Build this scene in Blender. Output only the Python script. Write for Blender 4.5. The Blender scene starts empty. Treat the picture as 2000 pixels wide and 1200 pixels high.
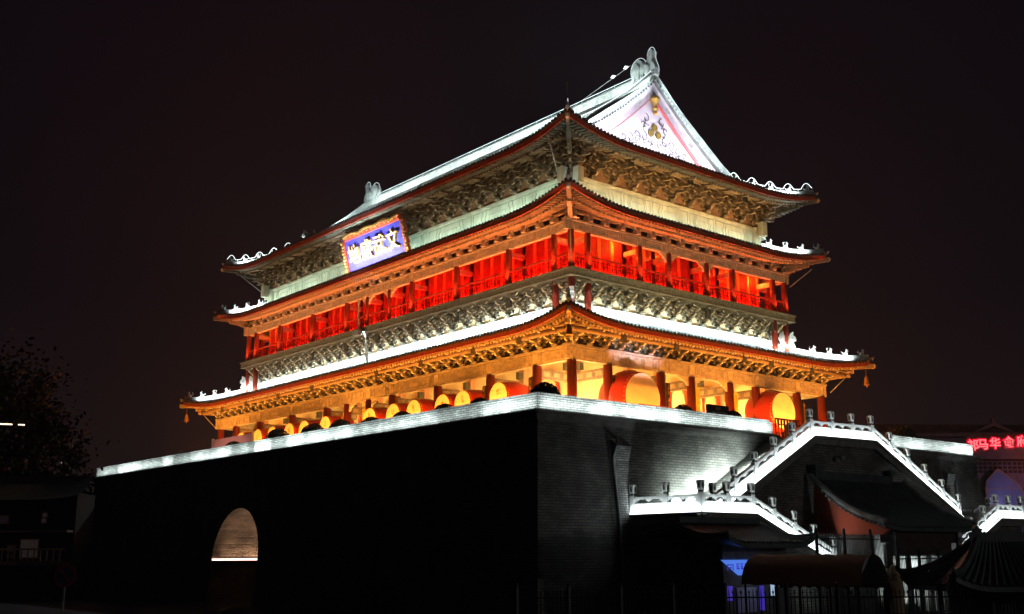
import bpy, math, random
from math import sin, cos, pi, radians, sqrt, atan2
from mathutils import Vector, Matrix
random.seed(11)
sc = bpy.context.scene
COL = sc.collection
GZ = -1.2                                   # ground level (the camera stands 2.8 m above it)

# ------------------------------------------------------------------ camera
cd = bpy.data.cameras.new("camera"); cam = bpy.data.objects.new("camera", cd); COL.objects.link(cam)
cd.sensor_width = 36.0; cd.lens = 38.01; cd.clip_start = 0.5; cd.clip_end = 3000
yaw, pitch, roll = radians(50.046), radians(12.869), radians(-0.1936)
fw = Vector((cos(yaw)*cos(pitch), sin(yaw)*cos(pitch), sin(pitch)))
rt = Vector((sin(yaw), -cos(yaw), 0)); up = rt.cross(fw)
rt, up = rt*cos(roll)+up*sin(roll), up*cos(roll)-rt*sin(roll)
cam.matrix_world = Matrix(((rt.x, up.x, -fw.x, -48.425), (rt.y, up.y, -fw.y, -60.481), (rt.z, up.z, -fw.z, 1.6), (0, 0, 0, 1)))
sc.camera = cam
sc.view_settings.view_transform = 'Standard'
try: sc.view_settings.look = 'None'
except Exception: pass
sc.view_settings.gamma = 1.0; sc.view_settings.exposure = 0.0; sc.view_settings.use_curve_mapping = False
sc.cycles.max_bounces = 6; sc.cycles.diffuse_bounces = 3; sc.cycles.sample_clamp_indirect = 4
sc.cycles.use_denoising = True

# ------------------------------------------------------------------ night sky
w = bpy.data.worlds.new("World"); sc.world = w; w.use_nodes = True
nt = w.node_tree; nt.nodes.clear()
def N(t, ty, **k):
    n = t.nodes.new(ty)
    for a, b in k.items(): setattr(n, a, b)
    return n
out = N(nt, 'ShaderNodeOutputWorld'); bg = N(nt, 'ShaderNodeBackground')
tc = N(nt, 'ShaderNodeTexCoord')
sep = N(nt, 'ShaderNodeSeparateXYZ'); nt.links.new(tc.outputs['Generated'], sep.inputs[0])
rmp = N(nt, 'ShaderNodeValToRGB')
els = rmp.color_ramp.elements
els[0].position = 0.0; els[0].color = (0.0140, 0.0074, 0.0070, 1)
els[1].position = 1.0; els[1].color = (0.0016, 0.0015, 0.0040, 1)
for p_, c_ in ((0.10, (0.0115, 0.0062, 0.0064, 1)), (0.22, (0.0056, 0.0034, 0.0048, 1)), (0.38, (0.0032, 0.0023, 0.0044, 1))):
    e_ = els.new(p_); e_.color = c_
nt.links.new(sep.outputs[2], rmp.inputs[0]); nt.links.new(rmp.outputs[0], bg.inputs[0])
bg.inputs[1].default_value = 1.0
nt.links.new(bg.outputs[0], out.inputs[0])

# ------------------------------------------------------------------ lamps
def strip(p0, p1, normal, wpm, color, width=0.06, spread=180, name="led_strip_light"):
    p0, p1, n = Vector(p0), Vector(p1), Vector(normal).normalized()
    d = p1-p0; L = d.length; x = d/L
    z = -(n-x*n.dot(x)).normalized(); y = z.cross(x)
    ld = bpy.data.lights.new(name, 'AREA'); ld.shape = 'RECTANGLE'; ld.size = L; ld.size_y = width
    ld.energy = wpm*L; ld.color = color; ld.spread = radians(spread)
    o = bpy.data.objects.new(name, ld); COL.objects.link(o); c = (p0+p1)/2
    o.matrix_world = Matrix(((x.x, y.x, z.x, c.x), (x.y, y.y, z.y, c.y), (x.z, y.z, z.z, c.z), (0, 0, 0, 1)))
    return o
def lamp(p, watts, color, r=0.08, name="lamp_light"):
    ld = bpy.data.lights.new(name, 'POINT'); ld.energy = watts; ld.color = color; ld.shadow_soft_size = r
    o = bpy.data.objects.new(name, ld); COL.objects.link(o); o.location = p
    return o
def spot(p, target, watts, color, angle=60, r=0.1, name="flood_light"):
    ld = bpy.data.lights.new(name, 'SPOT'); ld.energy = watts; ld.color = color; ld.spot_size = radians(angle); ld.spot_blend = 0.6; ld.shadow_soft_size = r
    o = bpy.data.objects.new(name, ld); COL.objects.link(o); o.location = p
    o.rotation_euler = (Vector(target)-Vector(p)).to_track_quat('-Z', 'Y').to_euler()
    return o
WHITE = (0.86, 1.0, 0.97); COOL = (0.80, 0.97, 1.0); ORANGE = (1.0, 0.295, 0.036); AMBER = (1.0, 0.55, 0.20)
YEL = (1.0, 0.545, 0.13); RED = (1.0, 0.012, 0.006); REDOR = (1.0, 0.16, 0.03); LAV = (0.92, 0.91, 1.0); GREEN = (0.74, 1.0, 0.82)

lamp((2.0, -84.0, 9.0), 3900, (1.0, 0.96, 0.90), 0.4, 'added_fill_light')  # unseen fill lamp added for city light on the brick and stair side
# ------------------------------------------------------------------ materials
def mat(name, col, rough=0.7, var=0.25, scale=3.0, bump=0.0, metal=0.0, stretch=None, col2=None, det=6.0):
    m = bpy.data.materials.new(name); m.use_nodes = True; t = m.node_tree
    b = t.nodes['Principled BSDF']; b.inputs['Roughness'].default_value = rough; b.inputs['Metallic'].default_value = metal
    c = N(t, 'ShaderNodeTexCoord'); no = N(t, 'ShaderNodeTexNoise'); no.inputs['Scale'].default_value = scale; no.inputs['Detail'].default_value = det
    mp = N(t, 'ShaderNodeMapping'); mp.inputs['Scale'].default_value = stretch or (1, 1, 1)
    t.links.new(c.outputs['Object'], mp.inputs[0]); t.links.new(mp.outputs[0], no.inputs['Vector'])
    r = N(t, 'ShaderNodeValToRGB')
    lo = tuple(max(0, x*(1-var)) for x in col) if col2 is None else col2
    hi = tuple(min(1, x*(1+var)) for x in col) if col2 is None else col
    r.color_ramp.elements[0].position = 0.32; r.color_ramp.elements[0].color = (*lo, 1)
    r.color_ramp.elements[1].position = 0.68; r.color_ramp.elements[1].color = (*hi, 1)
    t.links.new(no.outputs['Fac'], r.inputs[0]); t.links.new(r.outputs[0], b.inputs['Base Color'])
    if bump:
        bn = N(t, 'ShaderNodeBump'); bn.inputs['Strength'].default_value = bump; bn.inputs['Distance'].default_value = 0.03
        t.links.new(no.outputs['Fac'], bn.inputs['Height']); t.links.new(bn.outputs[0], b.inputs['Normal'])
    return m
def brick(name, c1, c2, mortar, bw=0.42, bh=0.105, ms=0.012, stain=0.5, flip=False):
    m = bpy.data.materials.new(name); m.use_nodes = True; t = m.node_tree
    b = t.nodes['Principled BSDF']; b.inputs['Roughness'].default_value = 0.85
    c = N(t, 'ShaderNodeTexCoord'); s = N(t, 'ShaderNodeSeparateXYZ'); a = N(t, 'ShaderNodeMath', operation='ADD'); k = N(t, 'ShaderNodeCombineXYZ')
    t.links.new(c.outputs['Object'], s.inputs[0]); t.links.new(s.outputs[0], a.inputs[0]); t.links.new(s.outputs[1], a.inputs[1])
    t.links.new(a.outputs[0], k.inputs[0]); t.links.new(s.outputs[2], k.inputs[1])
    br = N(t, 'ShaderNodeTexBrick'); br.inputs['Scale'].default_value = 1.0
    br.inputs['Brick Width'].default_value = bw; br.inputs['Row Height'].default_value = bh; br.inputs['Mortar Size'].default_value = ms
    br.inputs['Color1'].default_value = (*c1, 1); br.inputs['Color2'].default_value = (*c2, 1); br.inputs['Mortar'].default_value = (*mortar, 1)
    t.links.new(k.outputs[0], br.inputs['Vector'])
    no = N(t, 'ShaderNodeTexNoise'); no.inputs['Scale'].default_value = 0.9; no.inputs['Detail'].default_value = 8
    t.links.new(c.outputs['Object'], no.inputs['Vector'])
    r = N(t, 'ShaderNodeValToRGB'); r.color_ramp.elements[0].position = 0.35; r.color_ramp.elements[0].color = (1-stain,)*3+(1,); r.color_ramp.elements[1].position = 0.65; r.color_ramp.elements[1].color = (1.1, 1.1, 1.1, 1)
    t.links.new(no.outputs['Fac'], r.inputs[0])
    mx = N(t, 'ShaderNodeMix', data_type='RGBA', blend_type='MULTIPLY'); mx.inputs[0].default_value = 1
    t.links.new(br.outputs['Color'], mx.inputs[6]); t.links.new(r.outputs[0], mx.inputs[7]); t.links.new(mx.outputs[2], b.inputs['Base Color'])
    n2 = N(t, 'ShaderNodeTexNoise'); n2.inputs['Scale'].default_value = 14; t.links.new(c.outputs['Object'], n2.inputs['Vector'])
    ad = N(t, 'ShaderNodeMath', operation='MULTIPLY_ADD'); ad.inputs[1].default_value = -1.0
    t.links.new(br.outputs['Fac'], ad.inputs[0]); t.links.new(n2.outputs['Fac'], ad.inputs[2])
    bn = N(t, 'ShaderNodeBump'); bn.inputs['Strength'].default_value = 0.55; bn.inputs['Distance'].default_value = 0.02
    t.links.new(ad.outputs[0], bn.inputs['Height']); t.links.new(bn.outputs[0], b.inputs['Normal'])
    return m
def emit(name, col, s):
    m = bpy.data.materials.new(name); m.use_nodes = True; b = m.node_tree.nodes['Principled BSDF']
    b.inputs['Base Color'].default_value = (*[x*0.5 for x in col], 1); b.inputs['Emission Color'].default_value = (*col, 1); b.inputs['Emission Strength'].default_value = s
    return m
M = dict(
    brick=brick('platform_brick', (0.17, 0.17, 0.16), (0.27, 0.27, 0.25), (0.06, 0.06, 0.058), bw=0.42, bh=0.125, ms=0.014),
    brickp=brick('lit_parapet_brick', (0.30, 0.31, 0.30), (0.56, 0.57, 0.55), (0.10, 0.105, 0.10), bw=0.40, bh=0.10, ms=0.016, stain=0.5),  # platform brick made paler, the strip light put into its colour
    vault=brick('vault_brick', (0.20, 0.155, 0.12), (0.29, 0.23, 0.175), (0.10, 0.08, 0.065), bw=0.42, bh=0.09, ms=0.01, stain=0.7),
    stone=mat('white_marble', (0.62, 0.64, 0.62), 0.55, 0.16, 1.6, 0.05),
    stoneh=mat('grey_marble', (0.62, 0.63, 0.60), 0.65, 0.25, 5.0, 0.1),
    stoned=mat('weathered_stone', (0.22, 0.22, 0.21), 0.8, 0.3, 2.5, 0.15),
    paver=mat('terrace_paving', (0.22, 0.2, 0.18), 0.85, 0.25, 2.0, 0.1),
    ground=mat('asphalt', (0.04, 0.04, 0.042), 0.85, 0.3, 1.2, 0.2),
    redcol=mat('vermilion_lacquer', (0.36, 0.045, 0.025), 0.38, 0.18, 2.5, 0.02, stretch=(1, 1, 0.3)),
    reddk=mat('dark_red_lacquer', (0.20, 0.03, 0.02), 0.5, 0.25, 3.0),
    redpl=mat('red_plaster', (0.45, 0.09, 0.045), 0.8, 0.12, 1.4, 0.05),
    cream=mat('cream_plaster', (0.64, 0.56, 0.38), 0.85, 0.12, 0.8, 0.02),
    pink=mat('ochre_pink_board', (0.62, 0.36, 0.24), 0.7, 0.12, 1.5),
    paint=mat('faded_green_paint', (0.27, 0.27, 0.205), 0.7, 0.38, 5.0, 0.1, col2=(0.14, 0.155, 0.13)),
    paintb=mat('brown_green_paint', (0.24, 0.185, 0.12), 0.7, 0.3, 5.0, 0.1, col2=(0.12, 0.095, 0.065)),
    paintlt=mat('pale_painted_edge', (0.60, 0.56, 0.43), 0.7, 0.2, 4.0),
    paintdk=mat('dark_painted_board', (0.085, 0.088, 0.07), 0.75, 0.35, 4.0),
    lintel=mat('painted_lintel', (0.42, 0.40, 0.31), 0.7, 0.28, 3.0, 0.06, stretch=(1, 1, 1.8)),
    lintelr=mat('lintel_relief', (0.54, 0.50, 0.36), 0.7, 0.25, 4.0),
    frieze=mat('celadon_frieze', (0.50, 0.54, 0.45), 0.75, 0.22, 1.6, 0.04, stretch=(1, 1, 0.35)),
    friezer=mat('celadon_relief', (0.30, 0.36, 0.32), 0.75, 0.25, 3.0),
    panel=mat('bracket_panel', (0.66, 0.58, 0.36), 0.8, 0.25, 2.5),
    tile=mat('grey_roof_tile', (0.22, 0.235, 0.225), 0.6, 0.35, 2.2, 0.15),
    tilecap=mat('dark_tile_end', (0.030, 0.026, 0.034), 0.5, 0.4, 6.0),
    drip=mat('terracotta_drip', (0.16, 0.075, 0.055), 0.7, 0.4, 7.0),
    ridge=mat('ridge_stucco', (0.44, 0.48, 0.46), 0.7, 0.25, 2.6, 0.2),
    fascia=mat('red_fascia', (0.42, 0.075, 0.035), 0.55, 0.2, 3.0, stretch=(1, 1, .4)),
    rafter=mat('painted_rafter', (0.34, 0.27, 0.17), 0.7, 0.25, 4.0),
    rafterg=mat('green_rafter', (0.25, 0.30, 0.235), 0.7, 0.25, 4.0),
    rafend=mat('gilt_rafter_end', (0.78, 0.70, 0.48), 0.5, 0.15, 8.0),
    soffit=mat('soffit_board', (0.25, 0.14, 0.08), 0.8, 0.3, 3.0),
    deck=mat('deck_fascia', (0.235, 0.225, 0.16), 0.75, 0.4, 9.0, 0.2),
    lattice=mat('red_lattice', (0.55, 0.06, 0.03), 0.5, 0.15, 3.0),
    stile=mat('lamplit_stile', (0.84, 0.26, 0.07), 0.5, 0.15, 2.0),  # orange of the balcony lamplight put into the stile colour
    backing=mat('dark_lattice_backing', (0.16, 0.014, 0.01), 0.8, 0.3, 2.0),
    gable=mat('lavender_gable', (0.58, 0.53, 0.62), 0.7, 0.16, 1.1, 0.05),
    barge=mat('bargeboard', (0.58, 0.50, 0.58), 0.65, 0.15, 1.6),
    coral=mat('coral_band', (0.70, 0.16, 0.17), 0.6, 0.1, 2.0),
    gold=mat('gilding', (0.78, 0.50, 0.13), 0.32, 0.2, 4.0, metal=0.55),
    tracery=mat('grey_tracery', (0.055, 0.05, 0.06), 0.6, 0.2, 4.0),
    drum=mat('drum_lacquer', (0.50, 0.035, 0.018), 0.32, 0.12, 1.5),
    skin=mat('drum_hide', (0.78, 0.68, 0.45), 0.7, 0.16, 1.1, 0.04),
    palegold=mat('pale_gilding', (0.82, 0.58, 0.27), 0.45, 0.15, 4.0),
    olive=mat('dull_gilding', (0.30, 0.21, 0.055), 0.4, 0.3, 9.0, metal=0.4),
    ochre=mat('ochre_ink', (0.58, 0.36, 0.10), 0.7, 0.2, 6.0),
    black=mat('black_lacquer', (0.018, 0.017, 0.018), 0.4, 0.3, 3.0),
    yellow=mat('yellow_board', (0.80, 0.47, 0.03), 0.5, 0.1, 2.0),
    iron=mat('dark_iron', (0.03, 0.03, 0.035), 0.45, 0.3, 4.0, metal=0.4),
    steel=mat('zinc_pipe', (0.36, 0.40, 0.38), 0.5, 0.25, 3.0),
    blue=mat('plaque_blue', (0.075, 0.080, 0.55), 0.5, 0.08, 1.0),
    plaqr=mat('plaque_red_frame', (0.62, 0.10, 0.05), 0.5, 0.2, 3.0),
    leaf=mat('boxwood_leaf', (0.055, 0.060, 0.018), 0.6, 0.5, 6.0),
    leaf2=mat('tree_leaf', (0.012, 0.016, 0.006), 0.6, 0.5, 2.0),
    bark=mat('bark', (0.06, 0.045, 0.035), 0.9, 0.3, 6.0, 0.3),
    flower=mat('yellow_flower', (0.7, 0.45, 0.06), 0.6, 0.3, 8.0),
    dtile=mat('dark_green_tile', (0.060, 0.085, 0.082), 0.45, 0.35, 2.0, 0.2),
    dtimber=mat('dark_timber', (0.05, 0.032, 0.026), 0.7, 0.3, 3.0),
    dgrey=mat('dark_grey_brick', (0.11, 0.105, 0.10), 0.85, 0.3, 3.0, 0.2),
    canvas=mat('brown_canvas', (0.30, 0.20, 0.11), 0.8, 0.2, 2.0, 0.1),
    canvas2=mat('grey_canvas', (0.24, 0.22, 0.26), 0.7, 0.25, 1.5, 0.1),
    pinkw=mat('salmon_board', (0.62, 0.24, 0.20), 0.7, 0.08, 1.0),
    hwall=mat('old_house_wall', (0.04, 0.03, 0.028), 0.85, 0.3, 1.2, 0.1),
    rwall=mat('restaurant_wall', (0.30, 0.20, 0.20), 0.8, 0.25, 1.2, 0.1),
    glassb=mat('bluish_glass', (0.34, 0.35, 0.55), 0.3, 0.1, 0.8),
    signred=mat('sign_red_enamel', (0.35, 0.03, 0.03), 0.4, 0.2, 3.0),
    signblue=mat('sign_blue_enamel', (0.05, 0.06, 0.16), 0.4, 0.2, 3.0),
    led=emit('white_led', (0.93, 1.0, 1.0), 3.0),
    leddim=emit('dim_led_tube', (0.8, 0.95, 1.0), 0.75),
    neonout=emit('figure_led_tube', (0.9, 1.0, 1.0), 1.6),
    ledpink=emit('pink_led', (1.0, 0.62, 0.5), 5.0),
    neonred=emit('red_neon', (1.0, 0.16, 0.18), 1.7),
    neonhalo=emit('red_neon_glow', (1.0, 0.0, 0.03), 0.85),  # wider glowing glyphs stand in for the glow round the neon
    bluesc=emit('blue_screen', (0.10, 0.26, 1.0), 0.75),
    bluesc2=emit('violet_screen', (0.10, 0.06, 0.75), 0.4),
    bluelt=emit('pale_blue_screen', (0.55, 0.75, 1.0), 0.6),
    lwin=emit('lit_window', (0.9, 0.70, 0.62), 0.012),
    bulb=emit('warm_bulb', (1.0, 0.75, 0.5), 3.0),
)

# ------------------------------------------------------------------ mesh building
class MB:
    def __init__(s): s.v = []; s.f = []; s.mi = []; s.M = None; s.c = 0
    def add(s, vs, fs):
        o = len(s.v)
        if s.M is not None: s.v += [tuple(s.M @ Vector(p)) for p in vs]
        else: s.v += [tuple(p) for p in vs]
        for f in fs: s.f.append([i+o for i in f]); s.mi.append(s.c)
    def box(s, x0, x1, y0, y1, z0, z1):
        s.add([(x0, y0, z0), (x1, y0, z0), (x1, y1, z0), (x0, y1, z0), (x0, y0, z1), (x1, y0, z1), (x1, y1, z1), (x0, y1, z1)],
              [(3, 2, 1, 0), (4, 5, 6, 7), (0, 1, 5, 4), (1, 2, 6, 5), (2, 3, 7, 6), (3, 0, 4, 7)])
    def frus(s, cx, cy, z0, z1, a0, b0, a1, b1):
        s.add([(cx-a0, cy-b0, z0), (cx+a0, cy-b0, z0), (cx+a0, cy+b0, z0), (cx-a0, cy+b0, z0), (cx-a1, cy-b1, z1), (cx+a1, cy-b1, z1), (cx+a1, cy+b1, z1), (cx-a1, cy+b1, z1)],
              [(3, 2, 1, 0), (4, 5, 6, 7), (0, 1, 5, 4), (1, 2, 6, 5), (2, 3, 7, 6), (3, 0, 4, 7)])
    def bar(s, p0, p1, wd, ht, upv=(0, 0, 1)):
        p0, p1 = Vector(p0), Vector(p1); d = (p1-p0).normalized(); u = Vector(upv); sd = d.cross(u)
        if sd.length < 1e-4: sd = d.cross(Vector((1, 0, 0)))
        sd.normalize(); u = sd.cross(d); sd *= wd/2; u *= ht/2
        s.add([p0-sd-u, p0+sd-u, p0+sd+u, p0-sd+u, p1-sd-u, p1+sd-u, p1+sd+u, p1-sd+u],
              [(0, 1, 2, 3), (7, 6, 5, 4), (0, 4, 5, 1), (1, 5, 6, 2), (2, 6, 7, 3), (3, 7, 4, 0)])
    def prism(s, poly, fa, fb, cap=True, side_mi=None):
        n = len(poly); vs = [fa(*p) for p in poly]+[fb(*p) for p in poly]
        base = s.c
        if cap: s.add(vs, [list(range(n))[::-1], list(range(n, 2*n))])
        else: s.add(vs, [])
        o = len(s.v)-2*n
        for i in range(n):
            j = (i+1) % n; s.f.append([o+i, o+j, o+n+j, o+n+i]); s.mi.append(side_mi[i] if side_mi else base)
    def tube(s, pts, r, n=6, caps=True):
        pts = [Vector(p) for p in pts]; rows = []
        for i, p in enumerate(pts):
            d = (pts[min(i+1, len(pts)-1)]-pts[max(i-1, 0)]).normalized()
            a = d.cross(Vector((0, 0, 1)))
            if a.length < 1e-3: a = d.cross(Vector((1, 0, 0)))
            a.normalize(); b = d.cross(a); rr = r[i] if isinstance(r, (list, tuple)) else r
            rows.append([p+a*cos(2*pi*k/n)*rr+b*sin(2*pi*k/n)*rr for k in range(n)])
        vs = [q for row in rows for q in row]; fs = []
        for i in range(len(pts)-1):
            for k in range(n): fs.append((i*n+k, i*n+(k+1) % n, (i+1)*n+(k+1) % n, (i+1)*n+k))
        if caps: fs += [list(range(n))[::-1], [len(vs)-n+k for k in range(n)]]
        s.add(vs, fs)
    def lathe(s, prof, c=(0, 0, 0), n=16, ax='z'):
        cx, cy, cz = c; vs = []; fs = []
        for r, h in prof:
            for k in range(n):
                a = 2*pi*k/n
                if ax == 'z': vs.append((cx+r*cos(a), cy+r*sin(a), cz+h))
                else: vs.append((cx+r*cos(a), cy+h, cz+r*sin(a)))
        for i in range(len(prof)-1):
            for k in range(n): fs.append((i*n+k, i*n+(k+1) % n, (i+1)*n+(k+1) % n, (i+1)*n+k))
        fs += [list(range(n))[::-1], [len(vs)-n+k for k in range(n)]]
        s.add(vs, fs)
    def ball(s, c, rx, ry=None, rz=None, n=8, m=6):
        ry = ry or rx; rz = rz or rx; vs = []; fs = []
        for i in range(m+1):
            t = pi*i/m
            for k in range(n): vs.append((c[0]+rx*sin(t)*cos(2*pi*k/n), c[1]+ry*sin(t)*sin(2*pi*k/n), c[2]-rz*cos(t)))
        for i in range(m):
            for k in range(n): fs.append((i*n+k, i*n+(k+1) % n, (i+1)*n+(k+1) % n, (i+1)*n+k))
        s.add(vs, fs)
    def grid(s, rows):
        n = len(rows[0]); vs = [p for r in rows for p in r]
        s.add(vs, [(i*n+k, i*n+k+1, (i+1)*n+k+1, (i+1)*n+k) for i in range(len(rows)-1) for k in range(n-1)])
    def quad(s, a, b, c, d): s.add([a, b, c, d], [(0, 1, 2, 3)])
    def mesh(s, name, mats, smooth=False):
        me = bpy.data.meshes.new(name); me.from_pydata(s.v, [], s.f)
        for m_ in mats: me.materials.append(m_)
        me.polygons.foreach_set('material_index', s.mi)
        if smooth: me.polygons.foreach_set('use_smooth', [True]*len(me.polygons))
        me.update(); return me
    def build(s, name, mats, parent=None, smooth=False, loc=None, rz=None):
        if not isinstance(mats, (list, tuple)): mats = [mats]
        return put(name, s.mesh(name, mats, smooth), parent, loc, rz)
def put(name, me, parent=None, loc=None, rz=None):
    o = bpy.data.objects.new(name, me); COL.objects.link(o)
    if parent is not None: o.parent = parent
    if loc is not None: o.location = loc
    if rz is not None: o.rotation_euler = (0, 0, rz)
    return o
def thing(name, label, cat, loc=(0, 0, 0), rz=0.0, group=None):
    o = bpy.data.objects.new(name, None); COL.objects.link(o); o.location = loc; o.rotation_euler = (0, 0, rz); o.empty_display_size = 0.3
    return tag(o, label, cat, group)
def tag(o, label, cat, group=None):
    o['label'] = label; o['category'] = cat
    if group: o['group'] = group
    return o
def dup(o, loc=None, rz=None, parent=None):
    c = o.copy(); COL.objects.link(c)
    if parent is not None: c.parent = parent
    if loc is not None: c.location = loc
    if rz is not None: c.rotation_euler = (0, 0, rz)
    for ch in list(o.children): dup(ch, parent=c)
    return c
def text_mesh(body, size, depth, name, bevel=0.0):
    cu = bpy.data.curves.new(name, 'FONT'); cu.body = body; cu.size = size; cu.extrude = depth; cu.bevel_depth = bevel; cu.offset = -size*0.004; cu.align_x = 'CENTER'; cu.align_y = 'CENTER'
    o = bpy.data.objects.new(name, cu); COL.objects.link(o)
    dg = bpy.context.evaluated_depsgraph_get(); me = bpy.data.meshes.new_from_object(o.evaluated_get(dg)); me.name = name
    bpy.data.objects.remove(o); bpy.data.curves.remove(cu)
    return me
HY = 9.55                                       # the plan is this much deeper along y than along x (half widths)
SIDES = [(0, 'R'), (-pi/2, 'L'), (pi, 'B'), (pi/2, 'E')]
def dims(h, sd): return (h, h+HY) if sd in 'RB' else (h+HY, h)     # (half length along the side, distance out)
def rot(th): return Matrix.Rotation(th, 4, 'Z')

# ================================================================== GROUND
g = MB(); g.quad((-900, -900, GZ), (900, -900, GZ), (900, 900, GZ), (-900, 900, GZ)); o = g.build('ground', M['ground']); o['kind'] = 'structure'

# ================================================================== BRICK PLATFORM
plat = thing('brick_platform', 'massive dark grey brick terrace with arched gateway and bright lit parapet, under the drum tower', 'platform')
TZ = 7.42
def pw(z): return 18.42+0.085*(TZ-z)             # battered wall half width along x
b = MB()
# short faces (y = -+) ; the face beside the stairs keeps a plain wall
for sgn in (-1, 1):
    lo, hi = pw(GZ), pw(TZ)
    b.quad((-lo, sgn*(lo+7.9), GZ), (lo, sgn*(lo+7.9), GZ), (hi, sgn*(hi+7.9), TZ), (-hi, sgn*(hi+7.9), TZ))
AR, AZ, AY = 3.0, 1.34, 0.45                              # gateway radius and spring height
def arch_pts(n=20):
    p = [(AY-AR, GZ)]
    p += [(AY-AR*cos(pi*k/n), AZ+AR*sin(pi*k/n)) for k in range(n+1)]
    return p+[(AY+AR, GZ)]
ap = arch_pts()
for sgn in (-1, 1):
    def X(z): return sgn*pw(z)
    lo, hi = pw(GZ)+7.9, pw(TZ)+7.9
    b.quad((X(GZ), -lo, GZ), (X(GZ), AY-AR, GZ), (X(TZ), AY-AR, TZ), (X(TZ), -hi, TZ))
    b.quad((X(GZ), AY+AR, GZ), (X(GZ), lo, GZ), (X(TZ), hi, TZ), (X(TZ), AY+AR, TZ))
    for (y0, z0), (y1, z1) in zip(ap[1:-1], ap[2:-1]):
        b.quad((X(z0), y0, z0), (X(z1), y1, z1), (X(TZ), y1, TZ), (X(TZ), y0, TZ))
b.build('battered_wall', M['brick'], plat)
b = MB()
rows = [[(x if abs(x) < 18 else (1 if x > 0 else -1)*pw(z), y, z) for (y, z) in ap] for x in (-18.5, -12, -6, 0, 6, 12, 18.5)]
b.grid(rows); b.build('gateway_vault', M['vault'], plat)
b = MB(); b.box(-18.9, 18.5, AY+AR-0.34, AY+AR-0.001, AZ-0.16, AZ-0.065); b.build('gateway_light_shield', M['stoned'], plat)  # shelf added below the tube to keep its light off the lower wall
b = MB()
b.box(-18.9, 18.5, AY+AR-0.10, AY+AR-0.03, AZ-0.06, AZ+0.03)
b.build('gateway_light_tube', M['ledpink'], plat)
strip((-18.3, AY+AR-0.14, AZ-0.02), (18.3, AY+AR-0.14, AZ-0.02), (0, -0.35, 0.93), 14, (1.0, 0.62, 0.38), 0.05, 140)
b = MB(); b.quad((-18.3, -26.2, TZ-0.02), (18.3, -26.2, TZ-0.02), (18.3, 26.2, TZ-0.02), (-18.3, 26.2, TZ-0.02)); b.build('terrace_floor', M['paver'], plat)
# cornice ledge carrying the light strip, and the parapet above it; the parapet opens at the head of the stairs
GAP = (-2.25, 8.6)
b = MB(); c = MB(); cp = MB()
for th, sd in SIDES:
    al, dp = dims(18.42, sd); al = al if sd in 'RB' else 26.3; dp = 26.3 if sd in 'RB' else 18.42
    for q in (b, c, cp): q.M = rot(th)
    segs = [(-al, GAP[0]), (GAP[1], al)] if sd == 'R' else [(-al, al)]
    for u0, u1 in segs:
        e0 = 0.42 if abs(u0) == al else 0; e1 = 0.42 if abs(u1) == al else 0
        c.box(u0-e0, u1+e1, -dp-0.40, -dp+0.1, 7.38, 7.50); c.box(u0-e0*.6, u1+e1*.6, -dp-0.24, -dp+0.1, 7.24, 7.378); c.box(u0-e0*.3, u1+e1*.3, -dp-0.12, -dp+0.1, 7.12, 7.238)
        k = -1 if abs(u0) == al else 0; k2 = 1 if abs(u1) == al else 0
        b.box(u0+(0.0 if k == 0 else 0.0), u1-(0.42 if k2 else 0), -dp, -dp+0.42, 7.50, 8.20)
        # coping of separate weathered bricks
        x = u0
        while x < u1-0.3:
            l = random.uniform(0.36, 0.42); cp.box(x, min(x+l-0.015, u1-(0.42 if k2 else 0)), -dp-random.uniform(0.02, 0.05), -dp+0.40, 8.202, 8.202+random.uniform(0.075, 0.10)); x += l
        # the lights on the ledge, in uneven lengths
        if sd in 'RL':
            x = u0+0.1
            while x < u1-0.4:
                l = min(random.uniform(1.3, 3.4), u1-x); R_ = rot(th)
                strip(R_ @ Vector((x, -dp-0.36, 7.56)), R_ @ Vector((x+l*0.94, -dp-0.36, 7.56)), R_.to_3x3() @ Vector((0, 0.62, 0.78)), random.choice((4, 7, 10, 12, 15, 19)), WHITE, 0.04, 100); x += l
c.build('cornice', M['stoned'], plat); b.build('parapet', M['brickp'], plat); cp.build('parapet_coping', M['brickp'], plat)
# drain buttresses and pipes on the stair side
for xs, sgn in ((-13.75, 1), (14.6, -1)):
    b = MB()
    yv = lambda z: -(pw(z)+7.9)
    prof = [(yv(6.6), 6.6), (yv(6.6)-0.42, 6.25), (yv(5.6)-0.12, 5.6), (yv(GZ)-0.1, GZ), (yv(GZ)+0.1, GZ)]
    b.prism(prof, lambda y, z: (xs-0.45, y, z), lambda y, z: (xs+0.45, y, z)); b.build('drain_buttress', M['brickp'], plat)
    b = MB(); px_ = xs-0.55*sgn
    b.tube([(px_-0.35*sgn, yv(7.1)-0.1, 7.05), (px_+0.05*sgn, yv(6.6)-0.5, 6.55), (px_, yv(5.7)-0.22, 5.7), (px_, yv(3)-0.2, 3.2), (px_, yv(GZ)-0.2, GZ)], 0.065, 8); b.build('drain_pipe', M['steel'], plat, True)

# ================================================================== DRUM TOWER
tower = thing('drum_tower', 'three-eaved ancient Chinese timber tower floodlit orange, red and white at night, on a brick terrace', 'tower')
XC = [-1.7, -4.2, -8.3]; YC = [-1.35, -4.0, -8.8, -13.8, -17.75]
def line_for(sd): return sorted([v for v in (XC if sd in 'RB' else YC)]+[-v for v in (XC if sd in 'RB' else YC)])

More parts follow.
